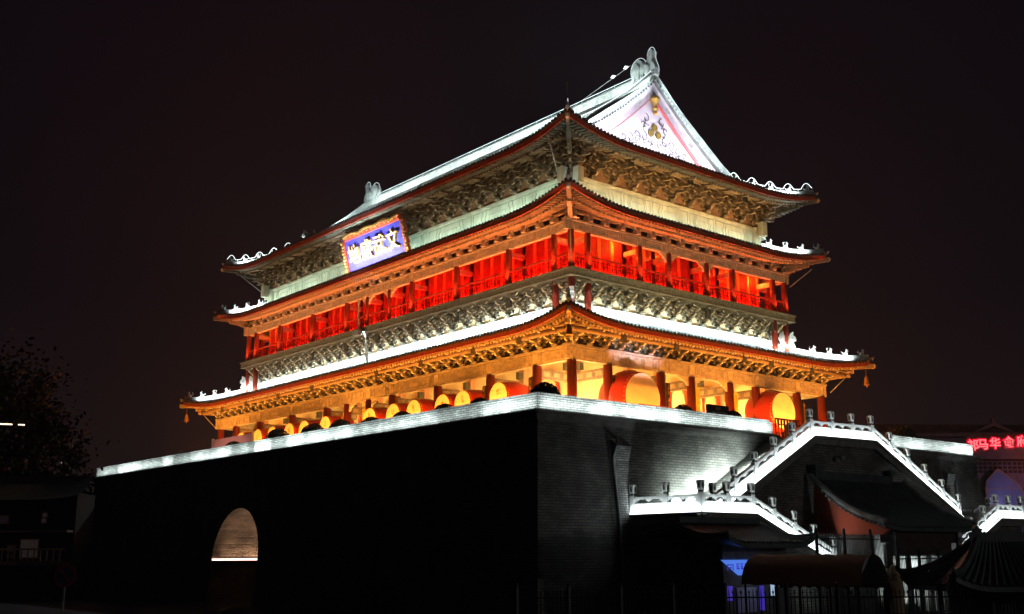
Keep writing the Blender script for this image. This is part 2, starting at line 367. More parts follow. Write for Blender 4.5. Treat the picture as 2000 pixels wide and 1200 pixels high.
# ---- gallery storey walls
b = MB(); b.box(-8.3, 8.3, -17.85, 17.85, TZ, 12.2); b.build('gallery_wall', M['cream'], tower)
b = MB(); b.box(-8.42, 8.42, -17.97, 17.97, TZ, 7.95); b.build('wall_plinth', M['pink'], tower)
b = MB(); b.box(-10.8, 10.8, -20.35, 20.35, 12.205, 12.25); b.build('gallery_ceiling', M['soffit'], tower)
for th, sd in SIDES[:2]:
    al, dp = dims(8.3, sd)
    for i, u in enumerate(line_for(sd)):
        if abs(u) > al+0.1: continue
        b = MB(); b.M = rot(th); uu = u if sd == 'R' else -u
        b.box(uu-0.26, uu+0.26, -dp-0.30, -dp+0.1, 7.955, 12.19); b.c = 1; b.box(uu-0.14, uu+0.14, -dp-0.62, -dp-0.30, 11.35, 11.75)
        b.build('wall_pier', [M['pink'], M['paintdk']], tower)
    # tall door frames with curved heads between the middle piers
    doors = [0.0, -2.95, 2.95] if sd == 'R' else [0, -2.7, 2.7, -6.4, 6.4, -11.3, 11.3, -15.8, 15.8]
    for u in doors:
        hw = 0.75 if sd == 'R' else 0.95
        b = MB(); b.M = rot(th)
        for s in (-1, 1):
            pts = [(u+s*hw, 7.955), (u+s*hw, 10.4), (u+s*hw*0.9, 10.85), (u+s*hw*0.55, 11.2), (u, 11.35)]
            for (a0, z0), (a1, z1) in zip(pts, pts[1:]): b.bar((a0, -dp-0.16, z0), (a1, -dp-0.16, z1), 0.14, 0.16, (0, 1, 0))
        b.build('door_frame', M['redcol'], tower)

# ---- columns
colmb = MB(); colmb.lathe([(0.30, 0), (0.30, 0.12), (0.27, 0.13), (0.255, 3.9)], n=16); col1 = colmb.mesh('column', [M['redcol']], True)
colmb = MB(); colmb.lathe([(0.20, 0), (0.19, 2.2)], n=14); col2 = colmb.mesh('column', [M['redcol']], True)
colmb = MB(); colmb.lathe([(0.13, 0), (0.125, 2.2)], n=12); col3 = colmb.mesh('column', [M['redcol']], True)
colmb = MB(); colmb.lathe([(0.19, 0), (0.19, 2.3)], n=14); col4 = colmb.mesh('column', [M['redcol']], True)
def ring(h, inset=0.0):
    pts = []
    hy = h+HY
    for x in [-h, -8.3, -4.2, -1.7, 1.7, 4.2, 8.3, h]:
        for s in (-1, 1): pts.append((x, s*hy))
    for y in [v for v in YC]+[-v for v in YC]:
        for s in (-1, 1): pts.append((s*h, y))
    return pts
for x, y in ring(10.9): put('column', col1, tower, (x, y, TZ))
for x, y in ring(9.55): put('column', col3 if abs(y) == 1.35 else col2, tower, (x, y, 16.69))
for sx in (-1, 1):
    for sy in (-1, 1):
        for x, y in ((9.5, 19.05), (8.3, 19.05), (9.5, 17.75)): put('column', col4, tower, (sx*x, sy*y, 13.95))

# ---- lintels with painted relief
def relief(q, u0, u1, z0, z1, wv, t=0.035):
    h = z1-z0; L = u1-u0
    def frame(a, c_, d=0.02):
        zz0, zz1 = z0+h*0.14, z1-h*0.14
        for s_ in ((a, c_, zz0, zz0+t), (a, c_, zz1-t, zz1)): q.box(s_[0], s_[1], -wv-d, -wv, s_[2], s_[3])
        for s_ in (a, c_-t): q.box(s_, s_+t, -wv-d, -wv, zz0+t, zz1-t)
    e = min(0.35, L*0.16)
    frame(u0+0.06, u0+e); frame(u1-e, u1-0.06)
    if L > 2.2:
        frame(u0+e+0.08, u0+L*0.32); frame(u0+L*0.36, u0+L*0.64); frame(u0+L*0.68, u1-e-0.08)
        q.box(u0+L*0.40, u0+L*0.60, -wv-0.012, -wv, z0+h*0.34, z1-h*0.34)
    else: frame(u0+e+0.06, u1-e-0.06)
def lintel_ring(h, z0, z1, name, th_=0.22):
    for th, sd in SIDES:
        al, dp = dims(h, sd); q = MB(); q.M = rot(th)
        ext = 0.45 if sd in 'RB' else -0.112
        q.box(-al-ext, al+ext, -dp-th_/2, -dp+th_/2, z0, z1)
        q.box(-al-ext, al+ext, -dp-th_*0.9, -dp+th_*0.9, z1+0.001, z1+0.11)
        q.c = 1
        cs = sorted([-al]+[(v if sd in 'RB' else -v) for v in line_for(sd)]+[al])
        for a, c_ in zip(cs, cs[1:]): relief(q, a+0.28, c_-0.28, z0, z1, dp+th_/2)
        for a in cs: q.box(a-0.22, a+0.22, -dp-th_/2-0.03, -dp-th_/2, z0+0.03, z1-0.03)
        q.build(name, [M['lintel'], M['lintelr']], tower)
lintel_ring(10.9, 11.35, 12.05, 'lintel_beam')
lintel_ring(9.55, 18.87, 19.40, 'lintel_beam', 0.2)
# tie beams from each outer column in to the wall
for x, y in ring(10.9):
    if abs(x) > 8.4 and abs(y) > 18: continue
    b = MB(); b.c = 0
    ix, iy = (x, math.copysign(17.85, y)) if abs(y) > 20 else (math.copysign(8.3, x), y)
    b.bar((x, y, 10.95), (ix, iy, 10.95), 0.26, 0.50); b.c = 1
    d = Vector((ix-x, iy-y, 0)); n_ = d.normalized(); s_ = Vector((n_.y, -n_.x, 0))
    for k in (0.22, 0.5, 0.78):
        c0 = Vector((x, y, 10.95))+d*k
        b.bar(c0-n_*0.22, c0+n_*0.22, 0.27, 0.26)
    b.build('tie_beam', [M['paintb'], M['rafter']], tower)
for x, y in ring(9.55):
    if abs(x) > 8.4 and abs(y) > 18: continue
    b = MB(); ix, iy = (x, math.copysign(17.85, y)) if abs(y) > 19 else (math.copysign(8.3, x), y)
    b.bar((x, y, 18.62), (ix, iy, 18.62), 0.2, 0.3); b.build('tie_beam', [M['lintel']], tower)
# scalloped brackets under the lintel beside slender columns
for th, sd in SIDES[:2]:
    for h, zt, rr in ((10.9, 11.345, 0.62), (9.55, 18.865, 0.45)):
        al, dp = dims(h, sd)
        for u in ([-1.7, 1.7] if sd == 'R' else [-1.35, 1.35]):
            for s in (-1, 1):
                prof = [(0.2, 0), (rr*1.7, 0), (rr*1.6, -0.10), (rr*1.2, -0.14), (rr*1.1, -0.26), (rr*0.75, -0.30), (rr*0.65, -0.44), (0.2, -0.55)]
                b = MB(); b.M = rot(th); b.prism(prof, lambda a, z: (u+s*a, -dp-0.06, zt+z), lambda a, z: (u+s*a, -dp+0.06, zt+z)); b.build('scalloped_bracket', M['lintelr'], tower)

# ---- couplet boards hung on the gallery columns
def couplet(x, y, th, m_, mk, zt=10.75, hh=2.9):
    q = MB(); q.box(-0.24, 0.24, -0.34, -0.28, -hh, 0); q.c = 1
    z = -0.22
    while z > -hh+0.2:
        for k in range(6):
            a = random.uniform(-0.15, 0.05); zz = z+random.uniform(-0.11, 0.09)
            if random.random() < 0.5: q.box(a, a+random.uniform(0.10, 0.16), -0.352, -0.341, zz, zz+0.04)
            else: q.box(a+0.05, a+0.09, -0.352, -0.341, zz-0.08, zz+0.08)
        z -= 0.34
    o = q.build('couplet_board', [m_, mk], tower, loc=(x, y, zt), rz=th)
    o['label'] = 'yellow couplet board with dark writing' if m_ is M['yellow'] else 'black couplet board with gold writing'
for x in (-8.3, -4.2, 4.2, 8.3): couplet(x+0.14, -20.45, 0.35, M['black'], M['gold'])
for x in (-1.7, 1.7): couplet(x+0.12, -20.45, 0.3, M['yellow'], M['ochre'])
for y in (-17.75, -13.8, 13.8): couplet(-10.9, y+0.1, -pi/2-0.35, M['black'], M['gold'])
for y in (-1.35, 1.35): couplet(-10.9, y+0.1, -pi/2-0.3, M['yellow'], M['ochre'])

# ---- bracket sets
def arm(q, L, h, y0, y1, z, lt=True):
    P = [(-L, h), (-L, h*0.6), (-L*0.86, h*0.2), (-L*0.6, 0), (L*0.6, 0), (L*0.86, h*0.2), (L, h*0.6), (L, h)]
    sm = [q.c]*8
    if lt: sm = [0, 1, 1, 0, 1, 1, 0, 0]
    q.prism(P, lambda a, c_: (a, y0, z+c_), lambda a, c_: (a, y1, z+c_), side_mi=sm)
def cant(q, w0, w1, h, z, t=0.07, beak=0.0):
    if beak: P = [(w0, z), (w1*0.72, z), (w1+beak*0.4, z-beak*0.30), (w1+beak, z-beak*0.18), (w1*0.8, z+h), (w0, z+h)]; sm = [0, 1, 1, 1, 0, 0]
    else: P = [(w0, z), (w1*0.68, z), (w1*0.9, z+h*0.2), (w1, z+h*0.6), (w1, z+h), (w0, z+h)]; sm = [0, 1, 1, 1, 0, 0]
    q.prism(P, lambda w_, zz: (-t, -w_, zz), lambda w_, zz: (t, -w_, zz), side_mi=sm)
def dou(q, x, y, z, a, h): q.c = 0; q.frus(x, y, z, z+h*0.45, a*0.7, a*0.7, a, a); q.frus(x, y, z+h*0.45, z+h, a, a, a, a)
def bracket_mesh(name, n, dw, dz, L, beak, a=0.10, tail=True):
    q = MB(); ah = dz*0.58
    dou(q, 0, -0.02, 0, a*1.9, dz*0.55); z = dz*0.55
    for k in range(n):
        w_ = dw*(k+1)
        q.c = 0; cant(q, -0.12, w_+0.05, ah, z, 0.065, beak if (beak and k >= 1) else 0)
        dou(q, 0, -w_, z+ah, a, dz-ah)
        # cross arms at each step out
        for j in range(k+1):
            q.c = 0; ln = L*(0.72 if (k-j) % 2 == 0 else 1.05)
            if j == 0 or k == n-1 or (k-j) < 2:
                arm(q, ln, ah, -dw*j-0.05, -dw*j+0.05, z)
                for s in (-1, 1): dou(q, s*(ln-a*0.8), -dw*j, z+ah, a*0.8, dz-ah)
        z += dz
    q.c = 0; arm(q, L*0.95, ah, -dw*n-0.05, -dw*n+0.05, z); 
    q.c = 0; q.box(-0.05, 0.05, -dw*n-(0.22 if tail else 0.06), 0, z, z+ah)
    return q.mesh(name, [M['paintb'] if beak else M['paint'], M['rafter'] if beak else M['paintlt']]), z+ah
eb, eh = bracket_mesh('eave_bracket', 3, 0.42, 0.215, 0.44, 0.0, 0.105)
db, dh = bracket_mesh('balcony_bracket', 3, 0.315, 0.255, 0.52, 0.0, 0.115, False)
cb, ch_ = bracket_mesh('cornice_bracket', 4, 0.42, 0.31, 0.60, 0.34, 0.12)
def simple_support():
    q = MB(); q.box(-0.13, 0.13, -0.35, 0.12, 0, 0.2); q.c = 1
    P = [(-0.55, 0.0), (-0.40, 0.10), (-0.22, 0.38), (0.22, 0.38), (0.40, 0.10), (0.55, 0.0), (0.30, 0.0), (0.16, 0.0), (-0.16, 0.0), (-0.3, 0.0)]
    q.prism([(-0.5, 0), (-0.36, 0.03), (-0.2, 0.36), (-0.12, 0.36), (-0.12, 0)], lambda a, z: (a, -0.12, z), lambda a, z: (a, 0.02, z))
    q.prism([(0.12, 0), (0.12, 0.36), (0.2, 0.36), (0.36, 0.03), (0.5, 0)], lambda a, z: (a, -0.12, z), lambda a, z: (a, 0.02, z))
    q.c = 0; q.frus(0, -0.06, 0.2, 0.42, 0.10, 0.16, 0.18, 0.24); return q.mesh('purlin_support', [M['lintel'], M['lintelr']])
ss = simple_support()
CAMP = Vector((-48.4, -60.5, 1.6))
def spread_sets(name, me, h, z, spacing, back_only=3, mats=None):
    items = []
    for th, sd in SIDES:
        al, dp = dims(h, sd); n = max(2, round(2*al/spacing)); R_ = rot(th)
        us = [-al+2*al*k/n for k in range(n+1)]
        for i, u in enumerate(us):
            if i in (0, n): continue
            if sd in 'BE' and 4 < i < n-4: continue
            p = R_ @ Vector((u, -dp, z)); items.append((p, th))
    # corner sets set diagonally
    for th, sd in SIDES:
        al, dp = dims(h, sd); p = rot(th) @ Vector((-al, -dp, z)); items.append((p, th-pi/4)); items.append((p, th)); items.append((p, th-pi/2))
    items.sort(key=lambda t: (t[0]-CAMP).length)
    for p, th in items[:100]: put(name, me, tower, p, th)
    if len(items) > 100:
        vs = []; fs = []; mi = []
        for p, th in items[100:]:
            R_ = rot(th); o_ = len(vs)
            vs += [tuple(R_ @ v.co + p) for v in me.vertices]
            for f in me.polygons: fs.append([i+o_ for i in f.vertices]); mi.append(f.material_index)
        m2 = bpy.data.meshes.new(name+'_row'); m2.from_pydata(vs, [], fs)
        for mm in me.materials: m2.materials.append(mm)
        m2.polygons.foreach_set('material_index', mi)
        put(name+'_row', m2, tower)['kind'] = 'stuff'
spread_sets('eave_bracket', eb, 10.95, 12.165, 1.15)
spread_sets('balcony_bracket', db, 8.80, 15.10, 1.38)
spread_sets('cornice_bracket', cb, 8.42, 22.72, 1.62)
spread_sets('purlin_support', ss, 9.55, 19.52, 1.24)
# panels behind the brackets, purlins in front, dark plates at the columns
def ring_boxes(name, m_, h, z0, z1, t=0.08):
    q = MB()
    for th, sd in SIDES:
        al, dp = dims(h, sd); q.M = rot(th); e = t/2 if sd in 'RB' else -t/2-0.002
        q.box(-al-e, al+e, -dp-t/2, -dp+t/2, z0, z1)
    return q.build(name, m_, tower)
ring_boxes('bracket_backing', M['paintdk'], 10.85, 12.17, 13.0)
ring_boxes('bracket_backing', M['panel'], 8.66, 15.07, 16.22)
ring_boxes('bracket_backing', M['soffit'], 8.28, 22.70, 24.6)
ring_boxes('bracket_backing', M['black'], 9.40, 19.52, 20.2)  # black sheet painted in for the shaded gaps behind the supports
def purlin(h, z, r):
    q = MB()
    for th, sd in SIDES:
        al, dp = dims(h, sd); q.M = rot(th); q.tube([(-al-0.3, -dp, z), (al+0.3, -dp, z)], r, 8)
        q.box(-al-0.25, al+0.25, -dp-0.045, -dp+0.045, z-r-0.26, z-r+0.01)
    q.build('eave_purlin', [M['rafter']], tower, True)
purlin(12.10, 12.92, 0.11); purlin(9.62, 20.22, 0.12); purlin(10.10, 24.42, 0.13)
for sd, h, zc_, hh, us in (('R', 12.12, 12.62, 0.46, (-8.3, -4.2, 1.7, 4.2, 8.3)), ('L', 12.12, 12.62, 0.46, (-17.75, -13.8, -8.8, -4, 4, 8.8, 13.8, 17.75)),
                       ('R', 9.55, 15.75, 0.62, (-4.2, 1.7, 8.0)), ('L', 9.55, 15.75, 0.62, (-13.8, -8.8, -4, 0, 4, 8.8, 13.8)), ('R', 9.9, 23.75, 0.5, (-5, 0.2, 5.5))):
    th = 0 if sd == 'R' else -pi/2; al, dp = dims(h, sd)
    for u in us:
        q = MB(); q.box(-0.20, 0.20, -0.05, 0.05, -hh/2, hh/2); q.box(-0.16, 0.16, -0.07, -0.05, -hh/2+0.04, hh/2-0.04)
        q.build('bracket_plate', M['paintdk'], tower, loc=rot(th) @ Vector((u if sd == 'R' else -u, -dp, zc_)), rz=th)

# ---- roofs
CAPS = MB(); CAPS.lathe([(0.10, 0), (0.10, 0.06)], n=8, ax='y')
def eave_c(u, al, e, ze, zc, Lc):
    t = max(0.0, (abs(u)-(al+e-Lc))/Lc); return e*t*t, ze+(zc-ze)*t*t, t
def roof(h, e, ze, zc, D, f, Dsof, zsof, Lc=5.5, top=False, gm='rafter', name='skirt_roof', rl='', raf=(1.05, 0.80)):
    root = bpy.data.objects.new(name, None)
    tl = MB(); cap = MB(); fa = MB(); ra = MB(); sf = MB()
    SP = 0.28
    for th, sd in SIDES:
        al, dp = dims(h, sd); A = al+e
        long_ = top and sd in 'LE'
        for q in (tl, cap, fa, ra, sf): q.M = rot(th)
        K = int(A/SP); us = [k*SP for k in range(-K, K+1)]
        def W(u, d):
            eo, z, t = eave_c(u, al, e, ze, zc, Lc)
            q_ = min(1.0, max(0, d)/4.0)
            return (u, -(dp+eo-d), z*(1-0)+(-(z-ze))*(1-(1-q_)**2)+f(d))
        def dmax(u):
            eo, z, t = eave_c(u, al, e, ze, zc, Lc); hip = eo+al-abs(u)
            if long_: return 11.1 if abs(u) < 17.15 else max(0.0, hip)
            return max(0.0, min(D, hip))
        tl.c = 0; NS = 10 if long_ else 6
        rows = [[W(u, dmax(u)*k/NS) for k in range(NS+1)] for u in [-A]+us+[A]]
        tl.grid(rows)
        for u in us:
            dm = dmax(u)
            if dm < 0.25: continue
            r = 0.085; pr = [(-r, 0.0), (-r*0.7, r*0.75), (0, r*1.05), (r*0.7, r*0.75), (r, 0.0)]
            rr = []
            for k in range(NS+1):
                d = -0.04+(dm+0.04)*k/NS; p = W(u, max(d, 0)); 
                rr.append([(p[0]+a, p[1]-(0.04 if k == 0 else 0), p[2]+c_+0.005) for a, c_ in pr])
            tl.grid(rr)
        # tile ends, drip tiles
        for u in us:
            p = W(u, 0); jz = random.uniform(-0.012, 0.012)
            cap.c = 0; cap.lathe([(0.095, 0), (0.095, 0.07)], (p[0]+random.uniform(-.01, .01), p[1]-0.10, p[2]+0.035+jz), 8, 'y')
            if abs(u+SP/2) < A:
                p = W(u+SP/2, 0); cap.c = 1
                cap.prism([(-0.10, 0.03), (0.10, 0.03), (0.095, -0.06), (0, -0.13), (-0.095, -0.06)], lambda a, z: (p[0]+a, p[1]-0.055, p[2]+z), lambda a, z: (p[0]+a, p[1]-0.03, p[2]+z))
        # fascia
        full = [-A+0.02]+us+[A-0.02]
        fr = []
        for u in full:
            p = W(u, 0); y = p[1]
            fr.append([(u, y+0.03, p[2]-0.01), (u, y+0.03, p[2]-0.27), (u, y+0.10, p[2]-0.27), (u, y+0.10, p[2]-0.02)])
        fa.grid(fr)
        # rafters and soffit
        rowsS = []
        for u in full:
            eo, z, t = eave_c(u, al, e, ze, zc, Lc); hip = eo+al-abs(u); L_ = max(0.06, min(Dsof+eo, hip))
            y0 = -(dp+eo)
            rowsS.append([(u, y0+0.10+(L_-0.1)*k/3, (z-0.27)+((zsof)-(ze-0.27))*((0.10+(L_-0.1)*k/3)/Dsof)*(1-t*0.25)) for k in range(4)])
        sf.grid(rowsS)
        sl = (zsof-(ze-0.27))/Dsof
        for u in us:
            eo, z, t = eave_c(u, al, e, ze, zc, Lc); hip = eo+al-abs(u); y0 = -(dp+eo); s2 = sl*(1-t*0.25)
            if hip > 0.35:
                d1 = min(raf[0], hip); ra.c = 0; ra.bar((u, y0+0.13, z-0.335+s2*0.13), (u, y0+d1, z-0.335+s2*d1), 0.115, 0.115)
            if hip > raf[1]+0.2:
                d0, d1 = raf[1], min(Dsof+eo, hip); ra.c = 2; ra.tube([(u, y0+d0, z-0.47+s2*d0), (u, y0+d1, z-0.44+s2*d1)], 0.072, 7)
                ra.c = 1; ra.lathe([(0.076, 0), (0.076, 0.02)], (u, y0+d0-0.022, z-0.47+s2*d0), 8, 'y')
    COL.objects.link(root); root.parent = tower; root['label'] = rl
    tl.build('tile_field', M['tile'], root); cap.build('eave_tile_ends', [M['tilecap'], M['drip']], root); fa.build('fascia', M['fascia'], root)
    ra.build('rafters', [M[gm], M['rafend'], M['rafter']], root)['kind'] = 'stuff'; sf.build('soffit', M['soffit'], root)
    # hips
    for sx in (-1, 1):
        for sy in (-1, 1):
            al, dp = h, h+HY
            def H(d, dz=0.0, off=0.0):
                # invert: point on the hip at distance d measured along x from the corner tip
                x = al+e-d; eo, z, t = eave_c(x, al, e, ze, zc, Lc); dd = eo+al-x; q_ = min(1.0, max(0, dd)/4.0)
                zz = z-(z-ze)*(1-(1-q_)**2)+f(max(dd, 0))
                return Vector((sx*x+off*sx*0.7071, sy*(x+dp-al)-off*sy*0.7071, zz+dz))
            dend = e+D
            ds = [0.12+(dend-0.12)*k/14 for k in range(15)]
            q = MB(); prf = [(-0.15, 0.0), (-0.15, 0.16), (-0.10, 0.18), (-0.10, 0.30), (-0.13, 0.32), (-0.06, 0.42), (0.06, 0.42), (0.13, 0.32), (0.10, 0.30), (0.10, 0.18), (0.15, 0.16), (0.15, 0.0)]
            rows = [[H(d, c_, a) for a, c_ in prf] for d in ds]
            q.grid(rows); q.add(rows[0], [list(range(12))]); q.add(rows[-1], [list(range(12))])
            # the curled tip
            tip = H(0.12, 0.1); dirv = Vector((sx, sy, 0)).normalized()
            q.tube([tip, tip+dirv*0.22+Vector((0, 0, 0.03)), tip+dirv*0.34+Vector((0, 0, 0.14))], [0.13, 0.11, 0.05], 8)
            hip = q.build('hip_ridge', M['ridge'], root)
            # corner beams with pale ends
            q = MB(); a0 = H(0.0, -0.36)+dirv*0.12; a1 = H(e+Dsof, 0)+Vector((0, 0, 0)); a1.z = zsof-0.25
            q.c = 0; q.bar(a0, a1, 0.18 if top else 0.24, 0.26); q.c = 1; q.bar(a0, a0+dirv*0.03, 0.25, 0.27)
            q.tube([a0-dirv*0.1+Vector((0, 0, -0.06)), a0+dirv*0.06+Vector((0, 0, -0.02)), a0+dirv*0.12+Vector((0, 0, 0.08))], [0.12, 0.09, 0.03], 6)
            b0 = H(0.85, -0.62); q.c = 0; q.bar(b0, a1-Vector((0, 0, 0.25)), 0.26, 0.26); q.c = 1; q.bar(b0, b0+dirv*0.03, 0.27, 0.27)
            b1 = H(1.35, -0.86); q.c = 0; q.bar(b1, a1-Vector((0, 0, 0.45)), 0.24, 0.22); q.c = 1; q.bar(b1, b1+dirv*0.03, 0.25, 0.23)
            q.build('corner_beam', [M['paint'] if top else M['rafter'], M['rafend']], root)
            # figures
            nf = 5 if top else 4
            for k in range(nf+1):
                d = 0.42+0.72*k*(1.15 if top else 1.0) if k < nf else 0.42+0.72*nf*(1.15 if top else 1.0)+0.35
                p = H(d, 0.40)
                put('ridge_figure', BEAST2 if k == nf else BEAST[k % 3], root, p, atan2(sy, sx)+random.uniform(-.1, .1))
            if top:
                q = MB(); pts = []
                for k in range(0, 60):
                    d = 0.15+(dend-0.15)*k/59; hgt = 0.58
                    for j in range(nf+1):
                        dj = 0.42+0.72*j*1.15 if j < nf else 0.42+0.72*nf*1.15+0.35
                        hgt = max(hgt, 0.58+(0.38 if j < nf else 0.62)*max(0, 1-((d-dj)/0.24)**2))
                    pts.append(H(d, hgt))
                q.tube(pts, 0.022, 5)
                for d in (0.8, 1.62, 2.45, 3.3, 4.1): q.tube([H(d, 0.35), H(d, 0.59)], 0.02, 4)
                q.build('outline_light_tube', M['neonout'], hip if False else root)
                q = MB(); q.tube([H(0.0, 0.45), H(-0.10, 0.85), H(-0.02, 1.05), H(-0.14, 1.35), H(-0.22, 1.42)], 0.018, 5); q.build('iron_hook', M['iron'], root)
            for s in (-1, 1):
                near = (sx, sy) == (-1, -1)
                p0, pm, p1 = H(1.7 if near else 0.95, 0.06, s*0.42), H(dend*0.55, 0.1, s*0.42), H(dend-0.15, 0.1, s*0.42)
                for a_, c_ in ((p0, pm), (pm, p1)):
                    a_ = a_+Vector((0, 0, 0.14)); c_ = c_+Vector((0, 0, 0.14))
                    n_ = Vector((-s*sx, s*sy, 0)).normalized()
                    if (sx, sy) != (1, 1): strip(a_, c_, n_*0.8+Vector((0, 0, 0.30)), (8 if near else 24) if not top else (6 if near else 20), (0.86, 0.97, 1.0), 0.05, 130)
            if not top and name:
                # bronze wind bell under the corner
                bp = H(0.28, -0.55)
                if zc < 15:
                    q = MB(); q.tube([bp, bp-Vector((0, 0, 0.45))], 0.015, 4); q.lathe([(0.03, -0.42), (0.10, -0.50), (0.15, -0.75), (0.19, -0.98), (0.16, -0.98)], bp, 10); q.tube([bp-Vector((0, 0, 0.98)), bp-Vector((0, 0, 1.12))], 0.03, 5)
                    q.build('wind_bell', M['gold'], root)
    return root
def beast(s, k):
    q = MB()
    q.ball((0, 0, 0.16*s), 0.19*s, 0.12*s, 0.17*s); q.ball((0.12*s, 0, 0.32*s), 0.10*s, 0.09*s, 0.16*s); q.ball((0.17*s, 0, 0.47*s), 0.11*s, 0.085*s, 0.09*s); q.ball((0.27*s, 0, 0.44*s), 0.055*s, 0.05*s, 0.045*s)
    for e_ in (-1, 1): q.tube([(0.13*s, e_*0.05*s, 0.52*s), (0.09*s, e_*0.07*s, 0.64*s)], [0.035*s, 0.008], 5); q.tube([(0.18*s, e_*0.07*s, 0.3*s), (0.22*s, e_*0.07*s, 0.0)], [0.045*s, 0.04*s], 5)
    if k == 0: q.tube([(-0.17*s, 0, 0.15*s), (-0.30*s, 0, 0.32*s), (-0.22*s, 0, 0.50*s), (-0.28*s, 0, 0.58*s)], [0.05*s, 0.05*s, 0.04*s, 0.02], 5)
    elif k == 1: q.tube([(-0.15*s, 0, 0.2*s), (-0.36*s, 0, 0.38*s)], [0.06*s, 0.02], 5)
    else: q.tube([(-0.1*s, 0, 0.25*s), (-0.16*s, 0, 0.55*s), (-0.02*s, 0, 0.62*s)], [0.06*s, 0.07*s, 0.02], 5)
    return q.mesh('ridge_figure', [M['ridge']], True)
BEAST = [beast(0.70, k) for k in range(3)]
q = MB()
q.prism([(-0.45, 0), (-0.50, 0.30), (-0.62, 0.62), (-0.48, 0.95), (-0.30, 1.02), (-0.28, 0.78), (-0.12, 0.60), (0.05, 0.66), (0.16, 0.88), (0.34, 0.98), (0.32, 0.74), (0.46, 0.62), (0.50, 0.40), (0.30, 0.30), (0.42, 0.0)], lambda a, z: (a, -0.13, z), lambda a, z: (a, 0.13, z))
q.ball((0.20, 0, 0.52), 0.20, 0.18, 0.17); q.ball((-0.32, 0, 0.30), 0.2, 0.17, 0.24)
BEAST2 = q.mesh('ridge_figure', [M['ridge']])
f1 = lambda d: 0.29*d+0.018*d*d
f2 = lambda d: 0.36*d+0.02*d*d
f3 = lambda d: 0.33*d+0.028*d*d
r1 = roof(12.72, 0.52, 13.12, 13.62, 3.85, f1, 1.75, 13.40, raf=(0.50, 0.55), rl='orange lit skirt roof above the gallery')
r2 = roof(11.36, 0.22, 20.09, 20.78, 2.75, f2, 1.80, 20.22, rl='orange red lit skirt roof above the red balcony')
r3 = roof(11.08, 0.20, 24.17, 24.86, 3.7, f3, 1.95, 24.28, top=True, gm='rafterg', name='gable_roof', rl='hip and gable roof with white lit ridges')
# white stucco bands where the skirt roofs meet the wall
def band(h, z0, z1, nm, m_='ridge'):
    q = MB()
    for th, sd in SIDES:
        al, dp = dims(h, sd); q.M = rot(th); e = 0.14 if sd in 'RB' else -0.142
        zs = [(z0, z0+(z1-z0)*0.30, 0.14), (z0+(z1-z0)*0.30+.001, z0+(z1-z0)*0.36, 0.19), (z0+(z1-z0)*0.36+.001, z0+(z1-z0)*0.74, 0.12), (z0+(z1-z0)*0.74+.001, z0+(z1-z0)*0.80, 0.18), (z0+(z1-z0)*0.80+.001, z1, 0.13)]
        for a, c_, t in zs: q.box(-al-(t if sd in 'RB' else -t), al+(t if sd in 'RB' else -t), -dp-t, -dp+t, a, c_)
    q.build(nm, M[m_], tower)
band(8.78, 14.25, 15.06, 'ridge_band'); band(8.62, 20.9, 21.30, 'ridge_band')

# ---- balcony
q = MB(); q.box(-9.96, 9.96, -19.5, 19.5, 16.24, 16.68); q.box(-10.03, 10.03, -19.57, 19.57, 16.60, 16.69); q.box(-10.0, 10.0, -19.54, 19.54, 16.23, 16.285)
q.build('balcony_deck', M['deck'], tower)
for th, sd in SIDES[:2]:
    al, dp = dims(9.55, sd)
    cs = sorted([-al]+[(v if sd == 'R' else -v) for v in line_for(sd)]+[al])
    for a, c_ in zip(cs, cs[1:]):
        q = MB(); q.M = rot(th); a += 0.17; c_ -= 0.17; z0 = 16.72; L = c_-a
        q.box(a, c_, -dp-0.06, -dp+0.06, z0+0.80, z0+0.90); q.box(a, c_, -dp-0.03, -dp+0.03, z0+0.62, z0+0.66); q.box(a, c_, -dp-0.04, -dp+0.04, z0+0.08, z0+0.13)
        n = max(3, int(L/0.34)); st = L/n
        for k in range(n+1):
            x = a+st*k; q.box(x-0.02, x+0.02, -dp-0.02, -dp+0.02, z0, z0+0.80)
            if k < n:
                v = (k*7+3) % 4
                if v % 2 == 0: q.box(x+st*0.25, x+st*0.30, -dp-0.015, -dp+0.015, z0+0.13, z0+0.45); q.box(x+0.02, x+st*0.72, -dp-0.015, -dp+0.015, z0+0.43, z0+0.47); q.box(x+st*0.68, x+st*0.73, -dp-0.015, -dp+0.015, z0+0.25, z0+0.62)
                else: q.box(x+st*0.48, x+st*0.53, -dp-0.015, -dp+0.015, z0+0.13, z0+0.62); q.box(x+0.02, x+st*0.5, -dp-0.015, -dp+0.015, z0+0.28, z0+0.32); q.box(x+st*0.53, x+st-0.02, -dp-0.015, -dp+0.015, z0+0.42, z0+0.46)
        q.build('railing_panel', M['reddk'], tower)
